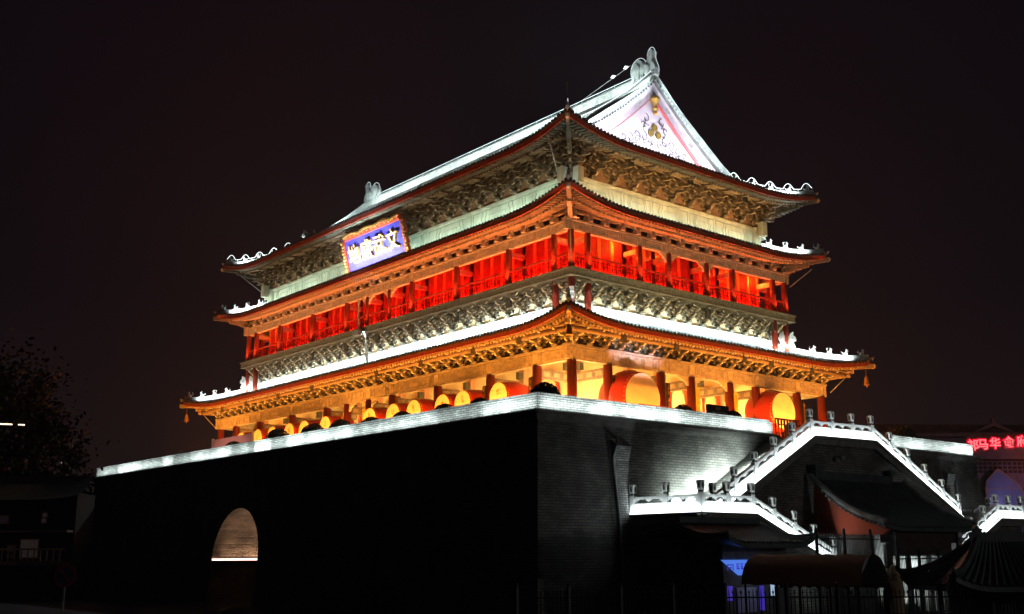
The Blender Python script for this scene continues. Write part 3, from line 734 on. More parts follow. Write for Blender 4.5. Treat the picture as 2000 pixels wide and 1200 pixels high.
# red lattice screens
for th, sd in SIDES[:2]:
    al, dp = dims(8.3, sd)
    cs = sorted([(v if sd == 'R' else -v) for v in line_for(sd)])
    for a, c_ in zip(cs, cs[1:]):
        q = MB(); q.M = rot(th); L = c_-a; n = max(2, round(L/0.98)); st = L/n; y = -dp-0.02
        q.c = 2; q.box(a, c_, y, y+0.1, 16.70, 19.86)
        q.c = 0; q.box(a, c_, y-0.06, y, 16.70, 17.45); q.box(a, c_, y-0.07, y, 19.30, 19.86)
        for k in range(n+1):
            x = a+st*k; q.c = 1; q.box(x-0.11, x+0.11, y-0.09, y, 16.71, 19.28)
            if k < n:
                x0, x1, z0, z1 = x+0.13, x+st-0.13, 17.50, 19.26; q.c = 0
                s_ = 0.15; i = -int((z1-z0)/s_)
                while x0+i*s_ < x1:
                    for sg in (1, -1):
                        if sg == 1: xa, za, xb, zb = x0+i*s_, z0, x0+i*s_+(z1-z0), z1
                        else: xa, za, xb, zb = x0+i*s_, z1, x0+i*s_+(z1-z0), z0
                        t0 = max(0, (x0-xa)/(xb-xa)); t1 = min(1, (x1-xa)/(xb-xa))
                        if t1 > t0+0.02: q.bar((xa+(xb-xa)*t0, y-0.03, za+(zb-za)*t0), (xa+(xb-xa)*t1, y-0.03, za+(zb-za)*t1), 0.03, 0.035, (0, 1, 0))
                    i += 1
        q.build('lattice_screen', [M['lattice'], M['stile'], M['backing']], tower)
q = MB(); q.box(-8.25, 8.25, -17.8, 17.8, 16.3, 19.9); q.build('hall_wall', M['redcol'], tower)
q = MB(); q.box(-9.4, 9.4, -18.95, 18.95, 19.43, 19.47); q.build('balcony_ceiling', M['soffit'], tower)

# ---- celadon frieze below the top eave
for th, sd in SIDES:
    al, dp = dims(8.36, sd); q = MB(); q.M = rot(th); ex = 0.001 if sd in 'RB' else -0.2
    q.c = 0; q.box(-al+0.002-ex*0, al-0.002, -dp, -dp+0.2, 21.0, 22.52); q.box(-al-0.1, al+0.1, -dp-0.10, -dp+0.15, 22.521, 22.70)
    q.c = 1
    cs = sorted([(v if sd in 'RB' else -v) for v in line_for(sd)])
    for a, c_ in zip(cs, cs[1:]):
        L = c_-a; z0, z1 = 21.45, 22.45
        for f_ in (0.0,): q.box(a+0.1, a+0.14, -dp-0.02, -dp, z0, z1); q.box(c_-0.14, c_-0.1, -dp-0.02, -dp, z0, z1); q.box(a+0.14, c_-0.14, -dp-0.02, -dp, z1-0.04, z1)
        for fr_ in (0.20, 0.27, 0.73, 0.80):
            pts = [(a+L*fr_+0.07*sin(t*2*pi*1.5)*(1 if fr_ < .5 else -1), z0+(z1-z0)*t) for t in [k/14 for k in range(15)]]
            for (x0, zz0), (x1, zz1) in zip(pts, pts[1:]): q.bar((x0, -dp-0.012, zz0), (x1, -dp-0.012, zz1), 0.035, 0.03, (0, 1, 0))
        q.box(a+L*0.34, a+L*0.66, -dp-0.015, -dp, z0+0.62, z0+0.66); q.box(a+L*0.34, a+L*0.345, -dp-0.015, -dp, z0, z0+0.62); q.box(a+L*0.655, a+L*0.66, -dp-0.015, -dp, z0, z0+0.62)
    q.build('painted_frieze', [M['frieze'], M['friezer']], tower)
for sx in (-1, 1):
    for sy in (-1, 1):
        q = MB(); q.lathe([(0.36, 20.9), (0.35, 22.68)], (sx*8.36, sy*(8.36+HY), 0), 14)
        for k, (dx, dy) in enumerate(((sx*0.62, 0), (0, sy*0.62))):
            q.box(sx*8.36+dx-0.22, sx*8.36+dx+0.22, sy*(8.36+HY)+dy-0.22, sy*(8.36+HY)+dy+0.22, 22.0, 22.95)
        q.build('corner_post', M['frieze'], tower)

# ---- gables, ridge, verge
GY = 16.70
for sy in (-1, 1):
    gb = MB(); Y = sy*GY; n = 14
    zb = 24.15+f3(3.6)
    prof = [(x, 24.15+f3(11.08-abs(x))-0.06) for x in [-7.45+14.9*k/(2*n) for k in range(2*n+1)]]
    gb.prism(prof+[(7.45, zb-0.25), (-7.45, zb-0.25)], lambda x, z: (x, Y, z), lambda x, z: (x, Y-sy*0.25, z))
    go = gb.build('gable', M['gable'], tower)
    for s in (-1, 1):
        bb = MB(); cbm = MB(); vr = MB(); sc_ = MB()
        xs = [s*(0.0+8.3*k/22) for k in range(23)]
        P = [(x, 24.15+f3(11.08-abs(x))) for x in xs]
        Yb = Y+sy*0.16; Yv = Y+sy*0.30
        rows = [[(x, Yb, z-0.10), (x, Yb, z-1.05-0.02*abs(x)), (x, Yb-sy*0.08, z-1.05-0.02*abs(x))] for x, z in P]; bb.grid(rows)
        rows = [[(x, Yb+sy*0.02, z-1.02-0.02*abs(x)), (x, Yb+sy*0.02, z-1.28-0.05*abs(x)**0.5), (x, Yb-sy*0.06, z-1.28-0.05*abs(x)**0.5)] for x, z in P]
        if s == 1: cbm.grid(rows)
        else: cbm.grid([[r_[0], (r_[1][0], r_[1][1], r_[0][2]-0.07), (r_[2][0], r_[2][1], r_[0][2]-0.07)] for r_ in rows])
        prf = [(-0.16, -0.02), (-0.20, 0.22), (-0.12, 0.26), (-0.12, 0.55), (-0.17, 0.58), (-0.08, 0.72), (0.08, 0.72), (0.17, 0.58), (0.12, 0.55), (0.12, 0.26), (0.20, 0.22), (0.16, -0.02)]
        vr.grid([[(x, Y+sy*(0.20+a), z+c_) for a, c_ in prf] for x, z in P])
        for k in range(34):
            x = s*(0.25+7.8*k/33); z = 24.15+f3(11.08-abs(x)); sc_.lathe([(0.085, 0), (0.085, 0.07)], (x, (Yv+sy*0.10 if sy > 0 else Yv-0.17), z-0.02), 8, 'y')
        for fx in (1.35, 3.5, 5.6):
            x = s*fx; z = 24.15+f3(11.08-abs(x))-0.60
            nd = MB()
            for k in range(7):
                a = k*pi/3; dx, dz = (0, 0) if k == 6 else (0.15*cos(a), 0.15*sin(a)); nd.ball((x+dx, Yb+sy*0.03, z+dz), 0.052, n=6, m=4)
            nd.build('nail_rosette', M['stone'], go)
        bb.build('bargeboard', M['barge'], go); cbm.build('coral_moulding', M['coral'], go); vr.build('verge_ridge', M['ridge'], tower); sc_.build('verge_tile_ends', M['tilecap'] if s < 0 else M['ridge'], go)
    nd = MB(); nd.ball((0, Y+sy*0.2, 30.3), 0.06, n=6, m=4)
    for k in range(6): nd.ball((0.15*cos(k*pi/3), Y+sy*0.2, 30.3+0.15*sin(k*pi/3)), 0.052, n=6, m=4)
    nd.build('nail_rosette', M['stone'], go)
    # gilt pendant
    q = MB(); q.lathe([(0.02, 0.0), (0.16, 0.08), (0.12, 0.28), (0.20, 0.42), (0.10, 0.62), (0.17, 0.80), (0.34, 1.05), (0.30, 1.25), (0.05, 1.36)], (0.05, Y+sy*0.24, 28.85), 10); q.build('gilt_pendant', M['gold'], go)
    # coins and scroll tracery
    for dx, dz in ((0, 0.0), (-0.33, -0.45), (0.33, -0.45)):
        q = MB(); q.lathe([(0.25, 0), (0.25, 0.08)], (0.10+dx, Y+sy*0.04 if sy > 0 else Y-0.12, 28.05+dz), 14, 'y')
        for k in range(6): q.ball((0.10+dx+0.16*cos(k*pi/3), Y+sy*0.13, 28.05+dz+0.16*sin(k*pi/3)), 0.045, n=5, m=3)
        q.build('gilt_medallion', M['olive'], go)
    q = MB(); yy = Y+sy*0.05
    def spiral(cx, cz, r0, r1, a0, a1, n=16):
        return [(0.10+cx+(r0+(r1-r0)*k/n)*cos(a0+(a1-a0)*k/n), yy, 1.1+cz+(r0+(r1-r0)*k/n)*sin(a0+(a1-a0)*k/n)) for k in range(n+1)]
    for s in (-1, 1):
        for cx, cz, r, t in ((0.75, 27.3, 0.32, 1), (1.05, 26.85, 0.25, -1), (1.0, 26.0, 0.36, 1), (1.65, 25.95, 0.40, -1), (2.25, 25.6, 0.34, 1), (0.45, 25.75, 0.26, -1), (2.85, 25.55, 0.26, -1)):
            q.tube(spiral(s*cx, cz+0.15, r, r*0.35, pi*0.5*t, pi*0.5*t+s*t*5.0), 0.028, 5)
            q.tube(spiral(s*(cx-0.2), cz-0.12, r*0.5, r*0.9, -pi*0.3*t, -pi*0.3*t+s*t*3.0), 0.024, 5)
        q.tube([(0.10+s*0.15, yy, 26.9), (0.10+s*0.6, yy, 27.0), (0.10+s*1.1, yy, 26.75), (0.10+s*1.7, yy, 26.65), (0.10+s*2.4, yy, 26.5), (0.10+s*3.2, yy, 26.5)], 0.028, 5)
    q.build('scroll_tracery', M['tracery'], go)
    # floodlights at the gable foot
    for x in (-5.2, -2.8, -0.4, 1.9, 4.3):
        strip((x-0.8, Y+sy*1.6, 25.75), (x+0.8, Y+sy*1.6, 25.75), (0, -sy*0.85, 0.55), 56 if sy < 0 else 20, LAV, 0.12, 140)
    strip((-3.2, Y+sy*2.7, 25.35), (3.2, Y+sy*2.7, 25.35), (0, -sy*0.55, 0.85), 26 if sy < 0 else 4, LAV, 0.12, 120)
for s_ in (-1, 1):
    for a_, c_ in ((0.4, 3.5), (3.5, 8.0)):
        strip((s_*a_, -17.8, 24.15+f3(11.08-a_)-0.2), (s_*c_, -17.8, 24.15+f3(11.08-c_)-0.2), (0, 0.8, 0.6), 22 if s_ < 0 else 8, COOL, 0.06, 110)
# main ridge
q = MB(); q.box(-0.17, 0.17, -16.85, 16.85, 30.9, 31.62); q.box(-0.24, 0.24, -16.85, 16.85, 31.62, 31.72); q.box(-0.15, 0.15, -16.85, 16.85, 31.72, 31.86)
for k in range(48): y = -16+k*0.68; q.box(-0.20, 0.20, y, y+0.05, 31.0, 31.6)
q.box(-0.21, 0.21, -16.85, 16.85, 31.18, 31.23)
ridge = q.build('main_ridge', M['ridge'], tower)
q = MB(); q.tube([(0, -15.6, 32.08), (0, 15.6, 32.08)], 0.022, 5)
for k in range(20): y = -15+k*30/19; q.tube([(0, y, 31.8), (0, y, 32.08)], 0.018, 4)
q.build('ridge_light_tube', M['leddim'], ridge)
for sy in (-1, 1):
    P = [(-1.0, 0), (-1.25, 0.6), (-1.22, 1.1), (-0.98, 1.52), (-0.52, 1.72), (-0.15, 1.5), (-0.02, 1.08), (0.22, 1.02), (0.38, 1.42), (0.55, 1.95), (0.75, 2.15), (0.98, 1.92), (0.90, 1.5), (0.82, 1.12), (1.02, 0.9), (1.18, 0.5), (1.1, 0)]
    P = [(a*0.88, z*0.86) for a, z in P]
    q = MB(); y0 = sy*16.25; z0 = 31.55
    q.prism(P, lambda a, z: (-0.22, y0+sy*a, z0+z), lambda a, z: (0.22, y0+sy*a, z0+z))
    for sx in (-1, 1):
        q.ball((sx*0.22, y0+sy*0.15, z0+0.62), 0.14, 0.5, 0.42); q.ball((sx*0.3, y0+sy*0.3, z0+0.78), 0.1, 0.1, 0.1); q.ball((sx*0.24, y0-sy*0.6, z0+0.7), 0.12, 0.4, 0.55)
        for k in range(5): q.tube([(sx*0.25, y0+sy*(-0.8+0.38*k), z0+0.02), (sx*0.30, y0+sy*(-0.7+0.38*k), z0+0.28)], [0.09, 0.04], 5)
    q.build('ridge_dragon', M['ridge'], ridge)
    q = MB()
    for cx, cz, rx, rz_, a0, a1 in ((-0.55, 0.90, 0.70, 0.72, pi*1.25, 0.05), (0.60, 1.42, 0.36, 0.58, pi*1.02, -0.35)):
        q.tube([(-0.05, y0+sy*(cx+rx*cos(a0+(a1-a0)*k/18)), z0+cz+rz_*sin(a0+(a1-a0)*k/18)) for k in range(19)], 0.022, 5)
    q.tube([(-0.05, y0+sy*0.95, z0+1.2), (-0.05, y0+sy*1.05, z0+0.85), (-0.05, y0+sy*1.2, z0+0.45), (-0.05, y0+sy*1.18, z0+0.1)], 0.022, 5)
    q.build('dragon_light_tube', M['leddim'], ridge)
strip((-1.2, 17.45, 30.2), (-6.8, 17.45, 26.6), (0.1, -0.9, 0.3), 22, WHITE, 0.06, 150); strip((-2.2, 15.9, 30.0), (-7.0, 15.9, 26.6), (0, 0.9, 0.3), 26, WHITE, 0.06, 150)
# verge light line on the far slope of the near gable
q = MB(); xs = [0.2+8.1*k/20 for k in range(21)]
q.tube([(x, -16.9, 24.15+f3(11.08-x)+0.80) for x in xs], 0.03, 5); q.tube([(-x, -16.9, 24.15+f3(11.08-x)+0.80) for x in xs], 0.02, 5)
q.build('verge_light_tube', M['neonout'], ridge)
# anchored cable with two lamps beside the dragon, and a lightning rod on the front hip
q = MB(); q.tube([(0, -15.0, 33.0), (0, -12.6, 32.55), (0, -9.5, 31.95)], 0.02, 5); q.c = 1
for y, z in ((-14.6, 32.95), (-13.4, 32.72)): q.ball((-0.1, y, z), 0.12, n=6, m=4); q.tube([(-0.1, y-0.2, z), (-0.1, y+0.2, z)], 0.04, 5)
q.build('ridge_cable', [M['steel'], M['neonout']], ridge)
q = MB(); q.tube([(-11.3, -20.85, 24.9), (-11.3, -20.85, 26.2)], [0.03, 0.012], 5); q.build('lightning_rod', M['iron'], tower)
# downpipe between red balcony and skirt roof; conduit on the corners
q = MB(); q.tube([(-10.15, 1.55, 18.6), (-10.15, 1.55, 16.5), (-10.12, 0.9, 16.2), (-10.1, 0.7, 15.9), (-9.9, 0.7, 14.2)], 0.09, 6); q.box(-10.35, -9.95, 1.2, 2.0, 16.15, 16.5); q.build('zinc_downpipe', M['steel'], tower)
for pts, r_ in (([(-11.0, -18.9, 24.15), (-8.75, -17.3, 22.6), (-8.62, -17.3, 21.4)], 0.035), ([(-8.7, 18.3, 21.4), (-8.75, 18.3, 22.3), (-10.9, 19.2, 24.0), (-11.1, 20.4, 24.3)], 0.035),
    ([(-12.9, -22.5, 13.0), (-11.2, -20.9, 12.0), (-11.2, -20.85, 11.2)], 0.025), ([(12.2, -21.9, 12.9), (11.3, -20.9, 11.6)], 0.03), ([(-12.2, 21.8, 12.9), (-11.2, 20.9, 11.5)], 0.03),
    ([(10.9, -20.4, 19.8), (9.75, -19.4, 18.6)], 0.03), ([(-9.75, -19.3, 18.9), (-9.75, -19.3, 16.8)], 0.03)):
    q = MB(); q.tube(pts, r_, 5); q.build('conduit', M['steel'], tower)

# ================================================================== TOWER LIGHTING (strips on terrace, eaves and decks)
def ring_strip(h, z, n, wpm, color, sides='RL', inset=0.3, width=0.08, spread=170, seg=3, jitter=0.25, u_rng=None):
    for th, sd in SIDES:
        if sd not in sides: continue
        al, dp = dims(h, sd); al -= inset; R_ = rot(th); R3 = R_.to_3x3()
        a, c_ = u_rng or (-al, al)
        for k in range(seg):
            u0 = a+(c_-a)*k/seg+0.02; u1 = a+(c_-a)*(k+1)/seg-0.02
            strip(R_ @ Vector((u0, -dp, z)), R_ @ Vector((u1, -dp, z)), R3 @ Vector(n), wpm*random.uniform(1-jitter, 1+jitter), color, width, spread)
# gallery storey: eaves from the terrace, walls from strips behind the columns
ring_strip(13.6, 7.75, (0, 0.30, 1), 104, ORANGE, 'R', seg=4); ring_strip(13.6, 7.75, (0, 0.30, 1), 114, ORANGE, 'L', seg=5)
ring_strip(9.9, 8.3, (0, 0.80, 0.6), 125, YEL, 'R', seg=5, jitter=0.4); ring_strip(9.9, 8.3, (0, 0.80, 0.6), 80, YEL, 'L', seg=8, jitter=0.4)
lamp((-9.7, -19.2, 9.6), 220, (1.0, 0.80, 0.40), 0.15)
strip((-8.0, -24.5, 8.32), (-4.5, -24.5, 8.32), (0, 0.70, 0.71), 6, (1.0, 0.74, 0.84), 0.08, 14)
# skirt roof and balcony brackets, white from the tiles
ring_strip(9.45, 14.36, (0, 0.93, 0.36), 40, COOL, 'R', seg=6, spread=105); ring_strip(9.45, 14.36, (0, 0.93, 0.36), 44, COOL, 'L', seg=9, spread=105)
ring_strip(10.07, 16.30, (0, -0.30, -1), 20, COOL, 'RL', seg=7, spread=96, inset=0.0, jitter=0.15)
ring_strip(9.7, 14.25, (0, 0.60, 0.80), 5.2, (1.0, 0.80, 0.48), 'R', seg=5, spread=110); ring_strip(9.7, 14.25, (0, 0.60, 0.80), 4.6, (1.0, 0.93, 0.76), 'L', seg=7, spread=110)
ring_strip(11.7, 13.75, (0, 0.45, 0.9), 10, (1.0, 0.68, 0.32), 'R', seg=4, spread=120); ring_strip(11.7, 13.75, (0, 0.45, 0.9), 10, (1.0, 0.55, 0.27), 'L', seg=5, spread=120)
# red balcony
ring_strip(9.15, 16.80, (0, 0.62, 0.78), 42, RED, 'RL', seg=6, jitter=0.3)
for x in (-5.0, -1.3, 4.6, -7.6, 7.7): lamp((x, -18.35, 18.95), 55, (1.0, 0.36, 0.04), 0.05)
lamp((-9.0, 17.0, 19.1), 16, (1.0, 0.30, 0.04), 0.05)
lamp((-9.05, -18.5, 19.2), 20, (1.0, 0.32, 0.05), 0.05)
ring_strip(9.93, 16.76, (0, -0.34, 1), 30, REDOR, 'R', seg=4, inset=0.1, spread=110); ring_strip(9.93, 16.76, (0, -0.34, 1), 36, (1.0, 0.20, 0.035), 'L', seg=5, inset=0.1, spread=110)
ring_strip(11.6, 15.9, (0, 0.35, 1), 9, (1.0, 0.30, 0.07), 'L', seg=3, spread=90)
# top storey
ring_strip(9.3, 21.1, (0, 0.88, 0.48), 9.5, GREEN, 'L', seg=4, spread=130); ring_strip(9.3, 21.1, (0, 0.95, 0.30), 7, GREEN, 'R', seg=3, spread=95)
ring_strip(10.2, 20.85, (0, 0.50, 0.87), 21, AMBER, 'R', seg=3, inset=2.4, spread=110); ring_strip(10.2, 20.85, (0, 0.50, 0.87), 4.5, (1.0, 0.72, 0.42), 'L', seg=3, spread=110)
ring_strip(11.62, 19.95, (0, -0.12, 1), 5, (1.0, 0.20, 0.05), 'RL', seg=3, spread=60)
# ridge, lit from the slope below it
for k in range(8):
    y0 = -15.8+k*3.95
    strip((-1.5, y0, 30.05), (-1.5, y0+3.6, 30.05), (0.8, 0, 0.6), random.uniform(26, 48), (0.88, 1.0, 0.97), 0.08, 140)
for sx in (-1,):
    xs = [0.6, 2.6, 4.8, 7.2]
    for a, c_ in zip(xs, xs[1:]):
        pa = Vector((sx*a, -15.9, 24.15+f3(11.08-a)+0.25)); pb = Vector((sx*c_, -15.9, 24.15+f3(11.08-c_)+0.25)); strip(pa, pb, (0, -0.9, 0.25), 30, WHITE, 0.06, 150)

for sy in (-1, 1): lamp((-2.0, sy*15.2, 31.3), 110, COOL, 0.1)
# ================================================================== PLAQUE
pl = thing('name_plaque', 'tilted blue name plaque with gold characters and carved red frame, hung under the top eave', 'plaque', (-10.02, -0.30, 21.80))
def PQ(u, wv, z): return (-wv-z*0.26, -u, z)       # leans outward at the top
W2, H2 = 3.45, 1.22
q = MB(); q.prism([(-W2, -H2), (W2, -H2), (W2, H2), (-W2, H2)], lambda u, z: PQ(u, 0.0, z), lambda u, z: PQ(u, 0.10, z)); q.build('plaque_board', M['blue'], pl)
q = MB()
def scal(u0, z0, u1, z1, wdt, out_n, n):
    for k in range(n):
        t = (k+0.5)/n; u_ = u0+(u1-u0)*t; z_ = z0+(z1-z0)*t; amp = wdt*(0.8+0.5*abs(sin(t*pi*3.5)))
        q.c = 0; du, dz = (u1-u0)/n/2, (z1-z0)/n/2; on = Vector(out_n)*amp
        P = [(u_-du, z_-dz), (u_+du, z_+dz), (u_+du+on[0], z_+dz+on[1]), (u_-du+on[0], z_-dz+on[1])]
        q.prism(P, lambda u, z: PQ(u, -0.02, z), lambda u, z: PQ(u, 0.20, z))
        q.c = 1; c0 = PQ(u_+on[0]*0.75, 0.22, z_+on[1]*0.75); q.ball(c0, 0.09, 0.13, 0.11, 7, 5)
        if k % 2: c0 = PQ(u_+on[0]*0.35, 0.21, z_+on[1]*0.35); q.ball(c0, 0.05, 0.09, 0.06, 6, 4)
scal(-W2, H2, W2, H2, 0.36, (0, 1), 26); scal(-W2, -H2, W2, -H2, 0.24, (0, -1), 26); scal(W2, -H2, W2, H2, 0.34, (1, 0), 11); scal(-W2, -H2, -W2, H2, 0.34, (-1, 0), 11)
q.build('carved_frame', [M['plaqr'], M['gold']], pl)
for ch, u in zip('文武盛地', (2.4, 0.8, -0.8, -2.4)):
    me = text_mesh(ch, 1.46, 0.09, 'gilt_character', 0.018); me.materials.append(M['palegold'])
    o = put('gilt_character', me, pl)
    ex = Vector((0, -1, 0)); ez = Vector((-0.26, 0, 1)).normalized(); en = ex.cross(ez)
    p = Vector(PQ(u, 0.20, 0.05))
    o.matrix_local = Matrix(((ex.x, ez.x, en.x, p.x), (ex.y, ez.y, en.y, p.y), (ex.z, ez.z, en.z, p.z), (0, 0, 0, 1)))
strip((-11.3, -3.3, 20.55), (-11.3, 3.3, 20.55), (0.55, 0, 0.84), 62, (0.95, 0.93, 1.0), 0.1, 120)
spot((-14.5, 0, 14.6), (-10.1, 0, 22.3), 420, (1.0, 0.9, 0.95), 34)

# ================================================================== DRUMS
def drum_obj(R, L, label, group, loc, rz, blot=True, stand=0.55):
    t = thing('big_drum', label, 'drum', loc, rz, group)
    prof = [(R, 0), (R*1.06, L*0.12), (R*1.17, L*0.35), (R*1.20, L*0.5), (R*1.17, L*0.65), (R*1.06, L*0.88), (R, L)]
    q = MB(); q.lathe(prof, (0, 0, 0), 28, 'y'); q.build('drum_shell', M['drum'], t, True)
    q = MB(); q.lathe([(R*0.985, -0.03), (R*0.985, 0.02)], (0, 0, 0), 28, 'y'); q.build('drum_head', M['skin'], t)
    q = MB()
    for k in range(36): a = 2*pi*k/36; q.ball((R*1.03*cos(a), 0.07, R*1.03*sin(a)), 0.035, n=5, m=3)
    q.build('studs', M['gold'], t)
    if blot:
        q = MB(); rnd = random.Random(hash(label) % 1000)
        for k in range(9):
            x = rnd.uniform(-0.2, 0.12)*R; z = rnd.uniform(0.05, 0.55)*R; 
            if rnd.random() < 0.5: q.box(x, x+0.22*R, -0.042, -0.031, z, z+0.05*R)
            else: q.box(x, x+0.05*R, -0.042, -0.031, z-0.1*R, z+0.12*R)
        q.build('ochre_emblem', M['ochre'], t)
    q = MB()
    for y in (L*0.22, L*0.78):
        for s in (-1, 1): q.bar((s*R*0.9, y, -R-stand), (-s*R*0.2, y, -R*0.85), 0.1, 0.12, (0, 1, 0))
        q.bar((-R*0.95, y, -R-stand+0.06), (R*0.95, y, -R-stand+0.06), 0.12, 0.12)
    q.build('drum_stand', M['reddk'], t)
    return t
heads = [(-15.9, 'nearest the brick corner'), (-12.75, ''), (-10.85, ''), (-8.0, ''), (-5.8, ''), (-3.2, ''), (2.2, ''), (5.0, ''), (7.1, ''), (9.6, ''), (11.8, ''), (14.5, '')]
ords = ['first', 'second', 'third', 'fourth', 'fifth', 'sixth', 'seventh', 'eighth', 'ninth', 'tenth', 'eleventh', 'twelfth']
for (y, s), od in zip(heads, ords):
    lab = 'red barrel drum with pale head, %s from the lit parapet corner along the plaque side' % od
    R = 0.73
    drum_obj(R, 1.9, lab, 'row of red drums along the parapet', (-12.05, y, 9.78+(0.08 if od == 'first' else 0)), -pi/2, stand=9.78-TZ-R)
drum_obj(1.32, 2.0, 'huge red drum with tan head behind a low red railing, beside the white lit bay', 'giant drums on the stair side', (-6.9, -21.6, TZ+1.32+0.85), 0.0, False, 0.85)
drum_obj(1.12, 2.0, 'huge red drum with bright yellow head at the top of the white stairs', 'giant drums on the stair side', (5.25, -21.6, 9.85), 0.0, False, 9.85-TZ-1.12)
for x, y, hw, zt, lab in ((-6.6, -22.6, 1.7, 1.63, 'dark red fretwork railing in front of the tan headed giant drum'), (-0.2, -25.75, 1.05, 1.15, 'red and gold barrier with upright bars in the parapet opening above the stairs')):
    q = MB()
    q.box(x-hw, x+hw, y-0.04, y+0.04, TZ+zt-0.08, TZ+zt); q.box(x-hw, x+hw, y-0.03, y+0.03, TZ+zt-0.36, TZ+zt-0.31); q.box(x-hw, x+hw, y-0.03, y+0.03, TZ+0.12, TZ+0.17)
    n = int(hw*8)
    for k in range(n+1): xx = x-hw+2*hw*k/n; q.box(xx-0.025, xx+0.025, y-0.025, y+0.025, TZ, TZ+zt-0.08)
    for k in range(2*n): xx = x-hw+0.05+(2*hw-0.1)*k/(2*n-1); q.box(xx-0.015, xx+0.015, y-0.015, y+0.015, TZ+zt-0.34, TZ+zt-0.07)
    if hw < 1.5:
        q.c = 1; q.box(x-0.25, x-0.1, y-0.05, y+0.05, TZ, TZ+0.8); q.box(x+0.2, x+0.4, y-0.05, y+0.05, TZ, TZ+0.75)
    tag(q.build('drum_railing', [M['reddk'] if hw > 1.5 else M['redcol'], M['yellow']]), lab, 'railing')
lamp((-0.2, -24.6, 8.0), 60, (1.0, 0.62, 0.2), 0.1)
# salmon hoarding and info board on the terrace
t = thing('hoarding', 'plain salmon red hoarding panel on the terrace at the far end of the drum row', 'hoarding', (-15.6, 8.5, TZ))
q = MB(); q.box(-0.04, 0.04, -3.0, 3.0, 0.55, 2.05); q.build('panel', M['pinkw'], t)
strip((-17.6, 6.0, 7.6), (-17.6, 11.0, 7.6), (0.75, 0, 0.66), 9, (1.0, 0.75, 0.65), 0.05, 120)
for a_ in (2.95, -3.1): q = MB(); q.box(-0.06, 0.06, a_, a_+0.15, 0, 2.15); q.build('post', M['cream'], t)
t = thing('info_board', 'dark brown information board with pale lettering, between two clipped shrubs on the parapet', 'sign', (-5.45, -25.35, TZ))
q = MB(); q.box(-0.85, 0.85, -0.04, 0.04, 0.75, 1.5); q.build('board', M['dtimber'], t)
for a_ in (-0.8, 0.72): q = MB(); q.box(a_, a_+0.08, -0.03, 0.03, 0, 0.745); q.build('leg', M['dtimber'], t)
q = MB()
for a, c_, z in ((-0.45, 0.8, 1.12), (-0.55, 0.75, 1.02), (-0.6, 0.5, 0.94)): q.box(a, c_, -0.052, -0.041, z, z+0.025)
q.build('text_lines', M['cream'], t)
me = text_mesh('鼓楼', 0.20, 0.006, 'board_title'); me.materials.append(M['cream']); o = put('board_title', me, t, (0, -0.05, 1.31)); o.rotation_euler = (pi/2, 0, 0)

# ================================================================== SHRUBS
def shrub_mesh(R, H, n, fl=0):
    q = MB(); q.c = 0
    rnd = random.Random(n)
    q.ball((0, 0, H*0.42), R*0.86, R*0.86, H*0.50, 10, 8)
    for k in range(n):
        u = rnd.uniform(-0.35, 1); a = rnd.uniform(0, 2*pi); rr = sqrt(1-u*u)*rnd.uniform(0.86, 1.04)
        p = Vector((R*rr*cos(a), R*rr*sin(a), H*0.45+H*0.55*u*rnd.uniform(0.92, 1.05)))
        d = Vector((rnd.gauss(0, 1), rnd.gauss(0, 1), rnd.gauss(0, 1))).normalized(); e = d.cross(Vector((rnd.gauss(0, 1), rnd.gauss(0, 1), rnd.gauss(0, 1)))).normalized()
        s = rnd.uniform(0.035, 0.07); q.c = 1 if rnd.random() < fl else 0
        q.quad(p-d*s, p+e*s*0.6, p+d*s, p-e*s*0.6)
    return q.mesh('foliage', [M['leaf'], M['flower']])
SH = [shrub_mesh(0.72, 1.25, 1500), shrub_mesh(0.66, 1.10, 1300), shrub_mesh(0.55, 0.8, 900, 0.35)]
PT = MB(); PT.lathe([(0.30, 0), (0.42, 0.4), (0.42, 0.46), (0.3, 0.46)], n=12); PTM = PT.mesh('pot', [M['stoned']])
shr = [(-17.35, -25.6, 0, 0.93, 'dark round clipped shrub on the parapet corner in front of the tower'), (-17.5, -21.2, 0, 0.74, 'dark round shrub covering the lower right of the first red drum row'),
       (-17.5, -18.5, 1, 0.9, 'low dark shrub below the second and third drums from the corner'), (-17.5, -14.9, 1, 0.9, 'low dark shrub in front of the fourth drum from the corner'),
       (-17.5, -12.0, 1, 0.9, 'low dark shrub in front of the sixth drum from the corner'), (-17.5, -8.9, 1, 1.0, 'dark shrub at the foot of the yellow couplet board'),
       (-17.5, -5.9, 1, 1.05, 'dark shrub in front of the seventh and eighth drums'), (-17.5, -1.7, 1, 1.1, 'dark shrub in front of the tenth drum'), (-17.5, 4.2, 1, 0.9, 'dark shrub at the right end of the salmon hoarding'),
       (-8.15, -25.4, 0, 0.76, 'yellowish clipped shrub on the parapet left of the information board'), (-4.35, -25.4, 0, 0.76, 'dark clipped shrub on the parapet right of the information board'),
       (11.9, -25.4, 0, 1.05, 'olive clipped shrub on the parapet right of the white stairs'),
       (-17.5, 12.2, 1, 0.8, 'small dark shrub left of the salmon hoarding'), (-17.5, 15.2, 2, 0.9, 'small yellow flowering shrub on the parapet, nearest the hoarding'), (-17.5, 18.0, 2, 0.9, 'small pale flowering shrub between two yellow ones on the parapet'), (-17.5, 20.6, 2, 0.85, 'small yellow flowering shrub nearest the dark end of the parapet')]
for x, y, k, s, lab in shr:
    t = thing('clipped_shrub', lab, 'shrub', (x, y, TZ), random.uniform(0, 6), 'clipped shrubs along the parapet')
    t.scale = (s, s, s); put('foliage', SH[k], t, (0, 0, 0.30+(0.42/s-0.42 if s < 0.85 else 0))); put('pot', PTM, t, (0, 0, -0.0))

